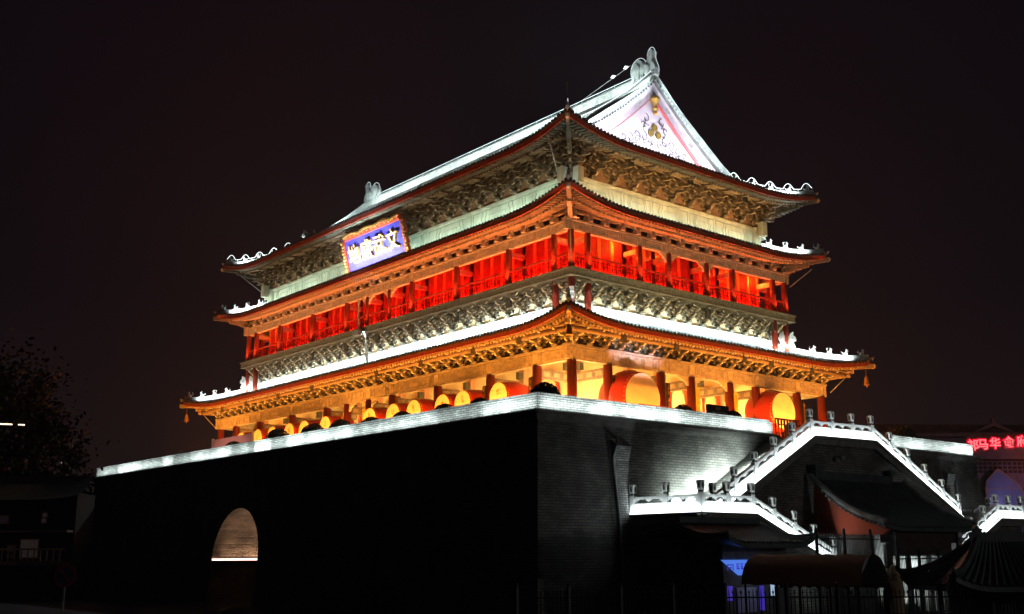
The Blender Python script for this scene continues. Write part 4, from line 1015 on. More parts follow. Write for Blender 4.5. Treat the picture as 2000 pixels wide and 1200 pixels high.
# ================================================================== WHITE STAIRS
st = thing('stone_staircase', 'white marble balustraded double staircase glowing against the dark brick platform', 'staircase')
POSTQ = MB(); POSTQ.box(-0.115, 0.115, -0.115, 0.115, 0, 0.80); POSTQ.c = 1; POSTQ.frus(0, 0, 0.80, 0.89, 0.075, 0.075, 0.09, 0.09); POSTQ.c = 2
POSTQ.frus(0, 0, 0.89, 1.25, 0.105, 0.105, 0.13, 0.13); POSTQ.frus(0, 0, 1.25, 1.30, 0.13, 0.13, 0.09, 0.09)
POSTQ.c = 1
for s in (-1, 1):
    POSTQ.box(-0.05, 0.05, s*0.122-0.012, s*0.122+0.012, 0.97, 1.18); POSTQ.box(s*0.122-0.012, s*0.122+0.012, -0.05, 0.05, 0.97, 1.18)
POSTM = POSTQ.mesh('balustrade_post', [M['stone'], M['paintdk'], M['stoneh']])
def balus(p0, p1, n, posts=(True, True)):
    p0, p1 = Vector(p0), Vector(p1); d = p1-p0; h = Vector((d.x, d.y, 0)); ang = atan2(h.y, h.x); sl = d.z/h.length if h.length else 0
    for k in range(n+1):
        if (k == 0 and not posts[0]) or (k == n and not posts[1]): continue
        put('balustrade_post', POSTM, st, p0+d*k/n, ang)
    L = h.length/n
    for k in range(n):
        q = MB(); a, c_ = 0.122, L-0.122
        def sh(x, y, z): return (x, y, z+sl*x)
        def pan(x0, x1, t, z0, z1): q.add([sh(x, y, z) for z in (z0, z1) for x, y in ((x0, -t), (x1, -t), (x1, t), (x0, t))], [(3, 2, 1, 0), (4, 5, 6, 7), (0, 1, 5, 4), (1, 2, 6, 5), (2, 3, 7, 6), (3, 0, 4, 7)])
        pan(a, c_, 0.075, 0.0, 0.40); pan(a, c_, 0.10, 0.63, 0.73); pan(a+0.06, c_-0.06, 0.09, 0.07, 0.33); pan(a, c_, 0.09, 0.405, 0.45)
        pan(a, a+0.10, 0.06, 0.45, 0.63); pan(c_-0.10, c_, 0.06, 0.45, 0.63)
        m_ = (a+c_)/2
        pan(m_-0.07, m_+0.07, 0.055, 0.45, 0.63); pan(m_-0.16, m_+0.16, 0.05, 0.56, 0.63)
        pan(a+0.10, a+0.20, 0.05, 0.56, 0.63); pan(c_-0.20, c_-0.10, 0.05, 0.56, 0.63)
        q.build('balustrade_panel', M['stone'], st, loc=p0+d*k/n, rz=ang)
    return d, h.normalized()
LZ, TOPZ = 3.27, 7.20
YU, YL = -29.3, -30.8
runs = [((-13.42, -26.95, LZ), (-13.42, YL, LZ), 2, (-1, 0)), ((-13.42, YL, LZ), (-10.12, YL, LZ), 2, (0, -1)), ((-10.12, YL, LZ), (-4.3, YL, LZ-2.24), 4, (0, -1)),
        ((-10.85, YU, LZ+0.05), (-3.3, YU, TOPZ), 5, (0, -1)), ((-3.3, YU, TOPZ), (2.05, YU, TOPZ+0.08), 3, (0, -1)), ((2.05, YU, TOPZ+0.08), (10.3, YU, LZ+0.25), 5, (0, -1)),
        ((14.55, YL, LZ+0.2), (11.6, YL, LZ+0.2), 2, (0, -1)), ((11.6, YL, LZ+0.2), (5.4, YL, LZ-2.4), 4, (0, -1)), ((14.55, YL, LZ+0.2), (14.55, -27.0, LZ+0.2), 2, (1, 0))]
seen = []
for p0, p1, n, on in runs:
    pp = [p0 not in seen, p1 not in seen]; seen += [p0, p1]
    d, h = balus(p0, p1, n, pp)
    onv = Vector((*on, 0)); L = d.length
    q = MB(); a, c_ = Vector(p0), Vector(p1)
    # string course below the balustrade, with the light line on its ledge
    q.bar(a+onv*0.09-Vector((0, 0, 0.08)), c_+onv*0.09-Vector((0, 0, 0.08)), 0.40, 0.14); q.bar(a+onv*0.02-Vector((0, 0, 0.30)), c_+onv*0.02-Vector((0, 0, 0.30)), 0.36, 0.28); q.build('string_course', M['stoned'], st)
    q = MB(); q.bar(a+onv*0.262+Vector((0, 0, 0.01)), c_+onv*0.262+Vector((0, 0, 0.01)), 0.03, 0.04); q.build('light_line', M['led'], st)
    strip(a+onv*0.268+Vector((0, 0, 0.06)), c_+onv*0.268+Vector((0, 0, 0.06)), -onv*0.75+Vector((0, 0, 0.65)), 13, (0.86, 0.97, 1.0), 0.05, 172)
# wash on the platform wall behind the flights
for s, x0, z0, x1, z1 in ((1, -10.6, LZ+0.25, -4.2, TOPZ-0.55), (-1, 9.9, LZ+0.4, 4.0, TOPZ-0.5)):
    for k, w_ in enumerate((70, 52, 34, 20)):
        if s == -1 and k: continue
        t0, t1 = (k/4, (k+1)/4) if s == 1 else (0, 1)
        strip((x0+(x1-x0)*t0, -27.45, z0-0.1+(z1-z0)*t0), (x0+(x1-x0)*t1, -27.45, z0-0.1+(z1-z0)*t1), (0, 0.965, 0.26), w_ if s == 1 else 2.5, (0.86, 1.0, 0.93), 0.06, 124)
strip((-12.9, -27.6, LZ+0.2), (-11.2, -27.6, LZ+0.2), (0, 0.8, 0.5), 2, (0.9, 1.0, 0.93), 0.05, 150)
# masonry of the landings and flights
def sloped(q, x0, z0, x1, z1, y0, y1, zb):
    q.prism([(x0, zb), (x1, zb), (x1, z1), (x0, z0)], lambda x, z: (x, y0, z), lambda x, z: (x, y1, z))
for a_, c_, z_ in ((-13.4, -10.3, LZ-0.02), (11.7, 14.5, LZ+0.18)): q = MB(); q.box(a_, c_, YL+0.05, -26.6, GZ, z_); q.build('landing_masonry', M['brick'], st)
q = MB(); sloped(q, -10.28, LZ-0.03, -3.2, TOPZ-0.05, YU+0.02, -26.45, GZ); sloped(q, -3.19, TOPZ-0.04, 2.1, TOPZ+0.03, YU+0.02, -26.2, GZ); sloped(q, 2.11, TOPZ+0.02, 10.3, LZ+0.2, YU+0.02, -26.45, GZ); q.box(10.31, 11.69, YU+0.02, -26.45, GZ, LZ+0.17)
q.build('flight_masonry', M['brick'], st)
for a_ in ((-10.28, LZ-0.05, -4.3, LZ-2.3), (5.4, LZ-2.45, 11.6, LZ+0.15)): q = MB(); sloped(q, *a_, YL+0.04, YU-0.01, GZ); q.build('flight_masonry', M['brick'], st)
q = MB()
for k in range(15): x = -10.2+k*0.40; q.box(x, x+0.40, YU-1.3, YU-0.05, LZ-0.05-k*0.15-0.15, LZ+0.0-k*0.15)
q.build('steps', M['stoned'], st); q = MB()
for k in range(15): x = 11.4-k*0.40; q.box(x-0.40, x, YU-1.3, YU-0.05, LZ+0.13-k*0.165-0.15, LZ+0.18-k*0.165)
q.build('steps', M['stoned'], st)
q = MB(); q.ball((-1.4, YU-0.42, 6.15), 0.13, n=8, m=6); q.box(-1.45, -1.35, YU-0.4, YU, 6.2, 6.28); q.build('security_camera', M['steel'], st)

# ================================================================== SMALL ROOFED BUILDINGS BY THE STAIRS
def slope_roof(q, x0, x1, yr, zr, ye, ze, sag=0.35, lift=0.25, row=0.22, n=8, thick=0.16):
    """one concave tiled slope from a ridge (yr, zr) down to an eave (ye, ze)"""
    K = int((x1-x0)/row); R_ = []
    def S(x, t):
        ex = max(0, abs(2*(x-x0)/(x1-x0)-1)-0.6)/0.4
        return (x, yr+(ye-yr)*t, zr+(ze-zr)*t-sag*sin(pi*t)*0.5+lift*ex*ex*t*t)
    xs = [x0+(x1-x0)*k/K for k in range(K+1)]
    q.grid([[S(x, k/n) for k in range(n+1)] for x in xs])
    q.grid([[(lambda p: (p[0], p[1], p[2]-thick))(S(x, k/n)) for k in range(n+1)] for x in xs])
    for x in xs:
        q.tube([(lambda p: (p[0], p[1], p[2]+0.03))(S(x, k/n)) for k in range(n+1)], 0.06, 6)
    for x in (x0, x1):
        q.grid([[S(x, k/n), (lambda p: (p[0], p[1], p[2]-thick))(S(x, k/n))] for k in range(n+1)])
    q.grid([[S(x, 1), (lambda p: (p[0], p[1], p[2]-thick))(S(x, 1))] for x in xs])
    return S
gh = thing('gatehouse', 'gatehouse with dark curving tiled roof and vermilion side wall under the white stairs', 'gatehouse')
q = MB(); S = slope_roof(q, -3.9, 4.3, -29.55, 5.15, -33.35, 2.72, 0.75, 0.18); q.build('roof', M['dtile'], gh)
q = MB(); q.box(-3.75, 3.0, -29.75, -29.42, 5.05, 5.45); q.box(-3.8, -3.45, -29.8, -29.4, 5.45, 5.75); q.box(2.7, 3.05, -29.8, -29.4, 5.45, 5.75); q.build('roof_ridge', M['dtile'], gh)
q = MB()
q.tube([(lambda p: (p[0]-0.02, p[1], p[2]+0.10))(S(-3.9, k/10)) for k in range(11)], 0.13, 8); q.build('verge_roll', M['stoned'], gh); q = MB(); q.tube([(lambda p: (p[0]+0.02, p[1], p[2]+0.10))(S(4.3, k/10)) for k in range(11)], 0.13, 8); q.build('verge_roll', M['stoned'], gh); q = MB()
for k in range(16):
    p = S(-3.9, 0.18+0.8*k/15); q.lathe([(0.07, 0), (0.07, 0.05)], (p[0]-0.12, p[1], p[2]-0.10), 7, 'y')
q.build('verge_tiles', M['stoned'], gh)
prof = [(S(-3.4, k/10)[1], S(-3.4, k/10)[2]-0.17) for k in range(11)]
q = MB(); q.prism(prof+[(-33.0, 2.40), (-29.32, 2.42)], lambda y, z: (-3.65, y, z), lambda y, z: (-3.4, y, z)); q.build('side_wall', M['redpl'], gh)
q = MB(); q.box(-3.64, -3.41, -32.4, -29.32, GZ, 2.40); q.build('wall_base', M['dgrey'], gh)
q = MB(); q.box(3.3, 3.6, -32.9, -29.32, GZ, 2.7); q.box(-3.39, 3.29, -29.6, -29.33, GZ, 3.0); q.build('rear_wall', M['stone'], gh)
q = MB(); q.box(-2.8, 3.6, -32.75, -32.35, 2.05, 2.75); q.box(-2.75, 2.6, -32.85, -32.75, 1.45, 2.6); q.build('door_lintel', M['dtimber'], gh)
for x in (-2.5, -0.9, 0.9, 2.4):
    q = MB(); q.lathe([(0.14, GZ), (0.13, 2.04)], (x, -32.55, 0), 10); q.build('column', M['dtimber'], gh)
q = MB(); q.box(-0.45, 0.75, -31.2, -31.0, GZ, 2.0); q.build('lit_screen_wall', M['stone'], gh)
strip((-0.4, -31.9, GZ+0.9), (0.7, -31.9, GZ+0.9), (0, 0.9, 0.4), 60, (0.9, 1.0, 0.92), 0.06, 160)
spot((-8.6, -33.6, 0.6), (-3.6, -31.9, 2.7), 330, (1.0, 0.42, 0.22), 24)
for x in (1.7, 2.9, 4.2): lamp((x, -30.3, 0.9), 24, (0.85, 0.97, 1.0), 0.1)
lamp((-6.5, -32.0, 0.3), 9, (0.85, 1.0, 0.95), 0.1); lamp((7.5, -31.6, 0.5), 12, (0.85, 0.97, 1.0), 0.1)
for k in range(6):
    q = MB(); q.box(-1.9+0.02*k, 1.2, -31.95+0.16*k, -31.79+0.16*k, GZ, GZ+0.14*(k+1)); q.build('entry_step', M['stoned'], gh)
# ticket kiosk left
kb = thing('ticket_kiosk', 'small dark kiosk with upturned tiled roof and glowing blue sign below the stair landing', 'kiosk', (-0.72, 0, 0))
q = MB(); S2 = slope_roof(q, -16.1, -10.8, -32.3, 2.75, -34.9, 1.95, 0.3, 0.35, 0.2); slope_roof(q, -16.1, -10.8, -32.29, 2.75, -31.0, 2.25, 0.1, 0.2, 0.2); q.box(-15.9, -11.0, -32.42, -32.18, 2.72, 2.98); q.build('roof', M['dtile'], kb)
q = MB(); q.box(-15.4, -11.5, -34.0, -31.2, GZ, 2.0); q.build('wall', M['dgrey'], kb)
q = MB(); q.prism([(-15.55, 1.36), (-13.25, 1.36), (-13.75, 0.80), (-14.6, 0.80)], lambda x, z: (x, -34.10, z), lambda x, z: (x, -34.02, z)); q.build('lit_sign', M['bluesc'], kb)
q = MB(); q.c = 0
q.box(-15.3, -14.95, -34.125, -34.105, 1.16, 1.20); q.box(-15.3, -15.27, -34.125, -34.105, 0.98, 1.16); q.box(-14.98, -14.95, -34.125, -34.105, 0.98, 1.16); q.box(-15.2, -15.05, -34.125, -34.105, 1.05, 1.10)
q.build('sign_emblem', M['bluesc2'], kb); q = MB()
for k in range(5): x = -14.75+0.24*k; q.box(x, x+0.17, -34.125, -34.105, 1.20, 1.23); q.box(x, x+0.03, -34.125, -34.105, 1.03, 1.20); q.box(x+0.08, x+0.11, -34.125, -34.105, 1.0, 1.16); q.box(x, x+0.17, -34.125, -34.105, 1.02, 1.05)
q.build('sign_marks', M['bluesc2'], kb)
q = MB(); q.box(-14.75, -13.55, -34.05, -34.01, -0.55, 0.35); q.build('lit_window', M['glassb'], kb)
lamp((-14.9, -34.9, 0.4), 2.2, (0.75, 0.8, 1.0), 0.1)
for a_ in ((-15.25, -15.05, -34.12, -34.02, -0.1, 0.42), (-13.35, -13.2, -34.12, -34.02, -0.5, 0.40)): q = MB(); q.box(*a_); q.build('blue_neon', M['bluesc2'], kb)
# display with a pale blue light farther right
q = MB(); q.ball((-11.6, -34.6, 0.12), 0.20, 0.06, 0.24, 8, 6); q.box(-11.95, -11.85, -34.7, -34.6, -0.3, 0.3); q.c = 1; q.box(-11.65, -11.55, -34.66, -34.55, GZ, -0.1)
tag(q.build('light_display', [M['bluelt'], M['iron']], loc=(-2.2, 0, 0.35)), 'small blue glowing display on a thin stand, right of the kiosk window', 'lamp')
# canvas canopy
cv = thing('barrel_canopy', 'long barrel-vaulted brown canvas canopy with grey end, in front of the gatehouse', 'canopy')
A0, A1 = Vector((-17.22, -36.42, 0)), Vector((-16.22, -40.3, 0)); ax_ = (A1-A0).normalized(); pr = Vector((ax_.y, -ax_.x, 0))
q = MB(); rows = []
for k in range(17):
    c0 = A0+(A1-A0)*k/16; rows.append([c0+pr*1.42*cos(pi*j/10)*1.0+Vector((0, 0, 0.58+0.97*sin(pi*j/10)+0.02*sin(k*2.1))) for j in range(11)])
q.grid(rows); q.build('canvas', M['canvas'], cv, True)
q = MB(); n_ = rows[-1]; q.add([p+ax_*0.01 for p in n_], [list(range(11))])
q.build('canvas_end', M['canvas2'], cv)
q = MB(); e0 = A1-pr*0.2
for k in range(24):
    t0, t1 = k/24, (k+1)/24; p_ = A0+(A1-A0)*t0-pr*1.42; r_ = A0+(A1-A0)*t1-pr*1.42
    dz = 0.12+0.05*(k % 2); q.quad(p_+Vector((0, 0, 0.58)), r_+Vector((0, 0, 0.58)), r_+Vector((0, 0, 0.58-dz)), p_+Vector((0, 0, 0.58-dz)))
q.build('valance', M['canvas'], cv)
for t_ in (0.03, 0.5, 0.97):
    for s in (-1, 1):
        p_ = A0+(A1-A0)*t_+pr*1.38*s; q = MB(); q.tube([(p_.x, p_.y, GZ), (p_.x, p_.y, 0.6)], 0.04, 6); q.build('pole', M['iron'], cv)
lamp((-20.5, -42.0, 3.6), 4, (1.0, 0.62, 0.32), 0.3)
# pavilion at right
def hip_pavilion(label, cx, cy, a, b_, ze, zr, rl, loc_wall=True):
    t = thing('ticket_pavilion', label, 'pavilion', (cx, cy, 0))
    q = MB(); n = 8
    for th, sd in SIDES:
        q.M = rot(th); al, dp = (a, b_) if sd in 'RB' else (b_, a)
        inner = rl if sd in 'RB' else 0.05
        rows = []; K = 22
        for k in range(K+1):
            u = -1+2*k/K; row_ = []
            for j in range(n+1):
                s_ = j/n; al_ = al+(inner-al)*s_; w_ = dp*(1-s_)+(0.0 if sd in 'RB' else rl)*s_
                c_ = max(0, abs(u)-0.55)/0.45
                row_.append((u*al_, -w_-0.12*c_*c_*(1-s_), ze+(zr-ze)*(s_**1.35)+0.30*c_*c_*(1-s_)**2))
            rows.append(row_)
        q.grid(rows); q.grid([[(p[0], p[1], p[2]-0.14) for p in r_] for r_ in rows]); q.grid([[r_[0], (r_[0][0], r_[0][1], r_[0][2]-0.14)] for r_ in rows])
        for r_ in rows[::1]: q.tube([(p[0], p[1], p[2]+0.03) for p in r_], 0.06, 5)
    q.build('roof', M['dtile'], t)
    q = MB(); q.box(-rl-0.2, rl+0.2, -0.14, 0.14, zr-0.08, zr+0.24)
    for s in (-1, 1): q.prism([(0, 0), (0.18, 0), (0.24, 0.14), (0.14, 0.26), (0.05, 0.16), (-0.05, 0.14)], lambda u, z: (s*(rl+u-0.1), -0.1, zr+0.2+z), lambda u, z: (s*(rl+u-0.1), 0.1, zr+0.2+z))
    for sx in (-1, 1):
        for sy in (-1, 1):
            pts = [(sx*(a+(rl-a)*s_), sy*b_*(1-s_)+sy*0.12*(1-s_), ze+(zr-ze)*(s_**1.35)+0.30*(1-s_)**2+0.1) for s_ in [k/8 for k in range(9)]]
            q.tube(pts, 0.11, 6); p0 = Vector(pts[0]); q.tube([p0, p0+Vector((sx*0.12, sy*0.12, 0.10)), p0+Vector((sx*0.12, sy*0.12, 0.22))], [0.11, 0.07, 0.03], 6)
    q.build('roof_ridge', M['dtile'], t)
    q = MB(); q.box(-a+1.0, a-1.0, -b_+1.0, b_-1.0, GZ, ze+0.2); q.build('wall', M['dgrey'], t)
    q = MB(); q.box(-a*0.5, a*0.5, -b_+0.93, -b_+0.998, GZ+0.9, ze-0.3); q.build('shutter', M['dtimber'], t)
    return t
t = hip_pavilion('dark silhouetted pavilion with upturned roof corners, right of the gate', -14.2, -43.9, 2.75, 1.75, 0.60, 1.98, 1.05)
t.rotation_euler = (0, 0, radians(-36))
t = hip_pavilion('dark tiled kiosk roof directly below the right hand white landing', 11.2, -33.4, 3.6, 2.6, 1.55, 2.55, 1.6)
# statue-like stone pillar by the gate
t = thing('stone_pillar', 'weathered brown stone pillar with carved head standing before the gate railings', 'pillar', (-6.9, -35.4, GZ))
q = MB(); q.lathe([(0.42, 0), (0.42, 0.25), (0.30, 0.3), (0.34, 1.2), (0.30, 1.75)], n=12); q.build('shaft', M['canvas'], t, True)
q = MB(); q.ball((0, 0, 2.0), 0.26, 0.24, 0.32, 10, 8); q.ball((-0.15, -0.15, 1.95), 0.12, 0.12, 0.1, 8, 6); q.box(-0.3, 0.3, -0.3, 0.3, 1.7, 1.79); q.build('carved_head', M['canvas'], t)

# ================================================================== IRON FENCES
def fence(p0, p1, z0, z1, sp, label, posts=4, r=0.018, scroll=False):
    p0, p1 = Vector((*p0, 0)), Vector((*p1, 0)); d = p1-p0; L = d.length; n = int(L/sp)
    t = thing('iron_fence', label, 'fence', (0, 0, 0))
    q = MB()
    for k in range(n+1):
        p = p0+d*k/n; q.tube([(p.x, p.y, z0), (p.x, p.y, z1), (p.x, p.y, z1+0.14)], [r, r, 0.004], 4)
        if k % 2 == 0: q.ball((p.x, p.y, z1+0.03), r*1.9, r*1.9, r*2.5, 5, 4)
    q.build('bars', M['iron'], t)
    q = MB()
    for z in (z0+0.15, z0+(z1-z0)*0.62, z1-0.12):
        q.bar((p0.x, p0.y, z), (p1.x, p1.y, z), 0.04, 0.045)
    if scroll:
        for k in range(int(L/0.45)):
            p = p0+d*(k+0.5)/int(L/0.45); dd = d.normalized()
            q.tube([p+dd*0.14*cos(a)+Vector((0, 0, z0+(z1-z0)*0.70+0.14*sin(a))) for a in [2*pi*j/10 for j in range(11)]], 0.014, 4)
    q.build('rails', M['iron'], t)
    for k in range(posts+1):
        p = p0+d*k/posts; q = MB(); q.box(p.x-0.05, p.x+0.05, p.y-0.05, p.y+0.05, z0, z1+0.2); q.ball((p.x, p.y, z1+0.25), 0.07, n=6, m=5); q.build('post', M['iron'], t)
    return t
fence((-9.6, -33.6), (-3.3, -33.4), GZ, 2.30, 0.115, 'tall black iron railing in front of the vermilion wall', 3, scroll=True)
fence((-3.2, -33.4), (2.6, -33.1), GZ, 1.45, 0.13, 'black iron gate railing under the gatehouse eave', 3, scroll=True)
fence((2.7, -33.1), (9.6, -32.9), GZ, 2.25, 0.13, 'tall black iron railing before the right hand white flight', 4)
fence((-26.6, -34.6), (-20.6, -39.7), GZ, 0.42, 0.12, 'low black iron street fence below the dark platform corner', 5)
fence((-20.4, -39.9), (-14.6, -44.9), GZ, 0.42, 0.12, 'low black iron street fence at the bottom right', 5)

# ================================================================== RESTAURANT AT RIGHT
RX = Vector((49.0, -14.2, 0))
rs = thing('restaurant_building', 'reddish multi-storey restaurant with tiled roofs and pointed arch window, right of the platform', 'building')
# facade plane facing the camera side (along a direction a little oblique)
fd = Vector((0.80, -0.60, 0)); fn = Vector((-0.60, -0.80, 0))
def RF(u, wv, z): p = RX+fd*u+fn*wv; return (p.x, p.y, z)
def rbox(q, u0, u1, w0, w1, z0, z1):
    q.add([RF(u, w_, z) for z in (z0, z1) for u, w_ in ((u0, w0), (u1, w0), (u1, w1), (u0, w1))], [(3, 2, 1, 0), (4, 5, 6, 7), (0, 1, 5, 4), (1, 2, 6, 5), (2, 3, 7, 6), (3, 0, 4, 7)])
q = MB(); rbox(q, -12, 16, -12, -1.2, GZ, 10.4); rbox(q, -6, 16, -1.2, 0, GZ, 9.6); q.build('wall', M['rwall'], rs)
q = MB()
for k in range(46):
    for j in range(3): u = -5.8+k*0.45; rbox(q, u, u+0.3, 0.0, 0.06, 8.55+j*0.36, 8.78+j*0.36)
q.build('lattice_frieze', M['dtimber'], rs)
q = MB(); rows = []
for k in range(29): u = -12.5+k*1.0; rows.append([RF(u, 1.0-1.3*j/6-0.3, 12.05+0.9*(j/6)**1.3) for j in range(7)])
q.grid(rows); rbox(q, -12.6, 16, -0.6, 0.6, 11.75, 12.0)
for k in range(100): u = -12.5+k*0.28; q.tube([RF(u, 0.72-1.3*j/6, 12.08+0.9*(j/6)**1.3) for j in range(7)], 0.06, 4)
q.build('roof', M['rwall'], rs)
q = MB()
for s in (-1, 1): q.prism([(0, 13.1), (s*1.9, 12.2), (s*1.9, 11.95), (0, 12.75)], lambda u, z: RF(-1.6+u, 0.2, z), lambda u, z: RF(-1.6+u, 0.55, z))
rbox(q, -1.75, -1.45, 0.2, 0.6, 12.9, 13.4); q.build('dormer_gable', M['rwall'], rs)
q = MB()
# ogee pointed window
op = [(-1.55, 5.0), (-1.62, 7.0), (-1.5, 7.7), (-1.0, 8.25), (-0.45, 8.75), (0.35, 8.15), (1.25, 7.35), (1.55, 6.6), (1.6, 5.0)]
UW = -1.1
q.prism(op, lambda u, z: RF(UW+u*1.06, 0.30, z+0.1), lambda u, z: RF(UW+u*1.06, 0.34, z+0.1)); q.build('arched_window', M['glassb'], rs)
q = MB()
for (u0, z0), (u1, z1) in zip(op, op[1:]): q.bar(RF(UW+u0*1.06, 0.36, z0+0.1), RF(UW+u1*1.06, 0.36, z1+0.1), 0.12, 0.14)
q.bar(RF(UW+0.65, 0.38, 5.1), RF(UW+0.72, 0.38, 7.7), 0.07, 0.07); q.bar(RF(UW-1.9, 0.38, 7.15), RF(UW+1.5, 0.38, 7.2), 0.07, 0.09); q.bar(RF(UW-1.55, 0.38, 5.1), RF(UW-1.6, 0.38, 7.2), 0.07, 0.07)
q.build('window_frame', M['pink'], rs)
M['teal'] = mat('teal_panel', (0.04, 0.16, 0.20), 0.4, 0.1)
for a_, c_ in ((-2.9, -1.0), (-0.9, 0.8)): q = MB(); rbox(q, a_, c_, 0.42, 0.48, 4.6, 5.6); q.build('teal_sign_panel', M['teal'], rs)
q = MB()
for k in range(3): rbox(q, -1.9+k*0.4, -1.9+k*0.4+0.28, 0.49, 0.5, 4.9+0.1*(k % 2), 5.2)
rbox(q, 0.5, 0.9, 0.49, 0.5, 4.95, 5.3); q.build('panel_marks', M['stone'], rs)
for zz, w0_ in ((9.6, 1.8), (8.3, 2.2)):
    q = MB(); q.grid([[RF(2.4+k*1.0, w0_-1.8*j/5, zz-0.5+0.55*(j/5)**1.4+0.25*max(0, (3-k)/3)**2) for j in range(6)] for k in range(14)])
    q.build('awning_roof', M['dtile'], rs)
lamp(RF(-0.6, 3.2, 6.2), 75, (0.42, 0.40, 1.0), 0.4); lamp(RF(1.2, 2.5, 9.2), 40, (1.0, 0.25, 0.12), 0.3)
ns = thing('neon_sign', 'red glowing Chinese neon characters on the restaurant fascia at right', 'sign')
q = MB(); rbox(q, -4.4, 8, 0.62, 0.70, 9.75, 11.75); q.build('sign_board', M['rwall'], ns)
for ch, u in zip('祁马华食府', (-3.80, -2.90, -1.78, -0.50, 0.72)):
    for nm, sz, wv, m_, off in (('neon_halo', 1.10, 0.74, M['neonhalo'], 0.075), ('neon_character', 1.02, 0.82, M['neonred'], 0.014)):
        cu = bpy.data.curves.new(nm, 'FONT'); cu.body = ch; cu.size = sz; cu.extrude = 0.03; cu.offset = off; cu.align_x = 'CENTER'; cu.align_y = 'CENTER'
        oo = bpy.data.objects.new(nm, cu); COL.objects.link(oo); dg = bpy.context.evaluated_depsgraph_get(); me = bpy.data.meshes.new_from_object(oo.evaluated_get(dg)); bpy.data.objects.remove(oo); bpy.data.curves.remove(cu)
        me.name = nm; me.materials.append(m_); o = put(nm, me, ns); p = Vector(RF(u, wv, 10.95+0.08*u+0.25))
        o.matrix_local = Matrix(((fd.x, 0, fn.x, p.x), (fd.y, 0, fn.y, p.y), (0, 1, 0, p.z), (0, 0, 0, 1)))

# ================================================================== LEFT: DARK HOUSES, TREES, ROAD SIGN
lh = thing('old_shop_house', 'dim old two-storey shop house with balcony and tiled eave at the far left', 'house')
LX = Vector((-26.0, 14.4, 0)); ld = Vector((0.62, -0.78, 0)); ln = Vector((-0.78, -0.62, 0))
ld = Vector((0.766, -0.643, 0)); ln = Vector((-0.643, -0.766, 0))
def LF(u, wv, z): p = LX+ld*u+ln*wv; return (p.x, p.y, z)
def lbox(q, u0, u1, w0, w1, z0, z1):
    q.add([LF(u, w_, z) for z in (z0, z1) for u, w_ in ((u0, w0), (u1, w0), (u1, w1), (u0, w1))], [(3, 2, 1, 0), (4, 5, 6, 7), (0, 1, 5, 4), (1, 2, 6, 5), (2, 3, 7, 6), (3, 0, 4, 7)])
q = MB(); lbox(q, -14, 2.4, -3, 0, GZ, 5.6); q.build('wall', M['hwall'], lh)
q = MB(); q.grid([[LF(-14.5+k*0.6, 1.3-2.6*j/6, 5.1+1.4*(j/6)**1.3+0.3*max(0, (k-24)/5)**2) for j in range(7)] for k in range(30)]); lbox(q, -14.3, 2.6, -1.5, -1.2, 6.4, 6.8); q.build('roof', M['dtile'], lh)
for a_ in ((1.0, 3.05, 3.2), (1.2, 1.0, 1.25)): q = MB(); lbox(q, -14, 2.3, 0, *a_); q.build('balcony', M['rwall'], lh)
q = MB()
for k in range(40): u = -14+k*0.41; lbox(q, u, u+0.06, 1.1, 1.16, 1.25, 1.95)
lbox(q, -14, 2.3, 1.08, 1.18, 1.95, 2.05); q.build('balustrade', M['cream'], lh)
for u0, u1, z0, z1, k in ((-1.0, 0.1, 1.5, 2.6, 1), (-3.8, -2.6, 1.6, 2.6, 0), (0.25, 0.5, 4.05, 4.3, 2), (0.22, 0.47, 3.7, 3.95, 2), (-4.4, -2.0, 3.7, 4.1, 0), (-1.8, -1.4, 1.5, 2.2, 0)):
    q = MB(); lbox(q, u0, u1, 0.02, 0.08, z0, z1); q.c = 1; lbox(q, u0-0.08, u1+0.08, 0.0, 0.03, z0-0.08, z1+0.08); q.build('window', [M['lwin'] if k else M['glassb'], M['pink']], lh)
spot(LF(-5, 7.5, 3.4), LF(-4.5, 0, 2.6), 12, (1.0, 0.66, 0.58), 75)
def tree(label, x, y, h, r, n, seed):
    t = thing('broadleaf_tree', label, 'tree', (x, y, GZ)); rnd = random.Random(seed)
    q = MB(); q.tube([(0, 0, 0), (0.15, 0.1, h*0.25), (0.1, -0.1, h*0.5), (0.2, 0.1, h*0.75)], [0.38, 0.30, 0.2, 0.08], 8)
    tips = []
    for k in range(11):
        a = rnd.uniform(0, 6.28); z = h*rnd.uniform(0.3, 0.62); e = Vector((cos(a)*r*rnd.uniform(.4, .8), sin(a)*r*rnd.uniform(.4, .8), z+h*rnd.uniform(0.1, 0.3))); tips.append(e)
        q.tube([(0.1, 0, z), e*0.5+Vector((0, 0, z*0.52)), e], [0.13, 0.08, 0.03], 5)
    q.build('trunk', M['bark'], t)
    q = MB()
    for k in range(n):
        c0 = rnd.choice(tips) if rnd.random() < 0.75 else Vector((rnd.gauss(0, r*.35), rnd.gauss(0, r*.35), h*rnd.uniform(.55, .98)))
        p = c0+Vector((rnd.gauss(0, r*.15), rnd.gauss(0, r*.15), rnd.gauss(0, r*.14)))
        d = Vector((rnd.gauss(0, 1), rnd.gauss(0, 1), rnd.gauss(0, 1))).normalized(); e = d.cross(Vector((rnd.gauss(0, 1), rnd.gauss(0, 1), rnd.gauss(0, 1)))).normalized(); s = rnd.uniform(0.12, 0.28)
        q.quad(p-d*s, p+e*s*0.6, p+d*s, p-e*s*0.6)
    q.build('crown', M['leaf2'], t)
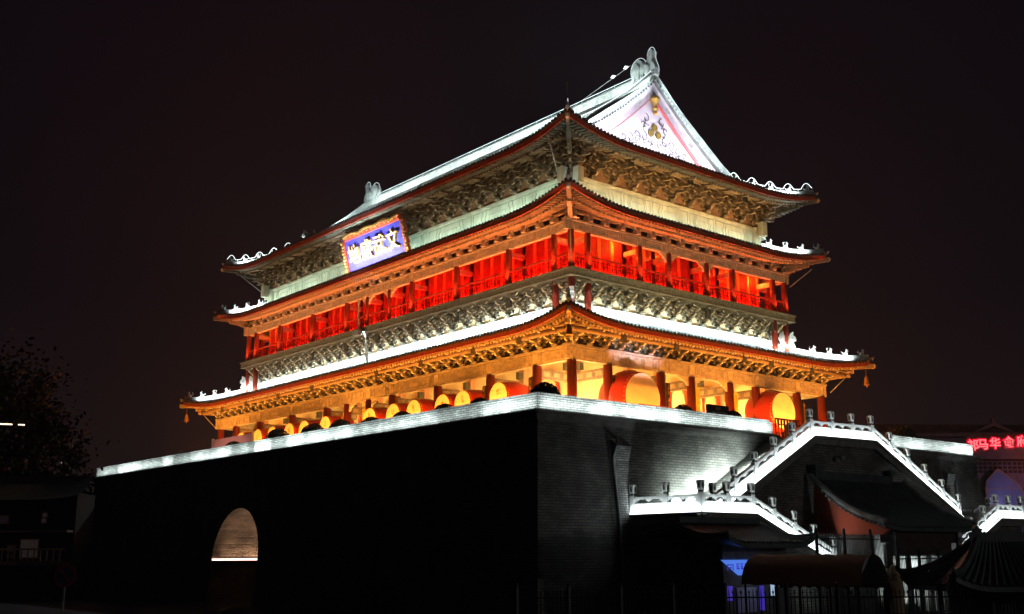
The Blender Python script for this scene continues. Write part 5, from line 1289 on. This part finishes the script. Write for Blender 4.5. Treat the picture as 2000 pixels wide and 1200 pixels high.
tree('tall dark leafy tree at the left edge behind the old shop house', -27.5, 22.5, 17.5, 5.5, 6000, 3)
tree('lower dark leafy tree nearer the lit parapet end', -23.0, 27.0, 13.0, 5.0, 5000, 5)
rsn = thing('road_sign', 'round no parking sign with red rim on a thin pole at the lower left', 'sign', (-38.45, -29.87, 0), radians(-39.95))
q = MB(); q.tube([(0, 0.03, GZ), (0, 0.03, 1.05)], 0.03, 8); q.build('pole', M['steel'], rsn)
q = MB(); q.lathe([(0.30, 0), (0.30, 0.02)], (0, 0, 1.07), 28, 'y'); q.c = 1; q.lathe([(0.235, -0.006), (0.235, -0.001)], (0, 0, 1.07), 28, 'y'); q.c = 0
q.bar((-0.16, -0.008, 1.23), (0.16, -0.008, 0.91), 0.05, 0.004, (0, 1, 0)); q.build('sign_disc', [M['signred'], M['signblue']], rsn)
lamp((-41.5, -34.5, 3.2), 2.2, (1.0, 0.6, 0.55), 0.2)
# string of lights among the trees
q = MB()
for k in range(16):
    p = Vector((-27.7, 19.85, 10.52)).lerp(Vector((-26.3, 18.65, 10.44)), k/15*(0.72 if k < 12 else 1.0)); q.ball(tuple(p), 0.05, n=6, m=4)
tag(q.build('light_string', M['bulb']), 'short string of pinkish bulbs glowing among dark trees at the left edge', 'lights')
q = MB(); q.ball((-19.0, 33.0, 9.2), 0.10, 0.1, 0.14, 6, 4); tag(q.build('distant_lamp', M['leddim']), 'tiny bluish lamp in the dark above the shop house', 'lamp')
# ================================================================== NIGHT HAZE
q = MB(); q.box(-62, 140, -95, 80, GZ-1.0, 46)
hz = q.build('haze', []) if False else put('haze', q.mesh('haze', []))
hm = bpy.data.materials.new('night_haze'); hm.use_nodes = True; ht = hm.node_tree; ht.nodes.clear()
ho = N(ht, 'ShaderNodeOutputMaterial'); hv = N(ht, 'ShaderNodeVolumePrincipled'); hv.inputs['Density'].default_value = 0.00055; hv.inputs['Color'].default_value = (0.9, 0.88, 0.86, 1)
ht.links.new(hv.outputs[0], ho.inputs['Volume']); hz.data.materials.append(hm); hz['kind'] = 'stuff'
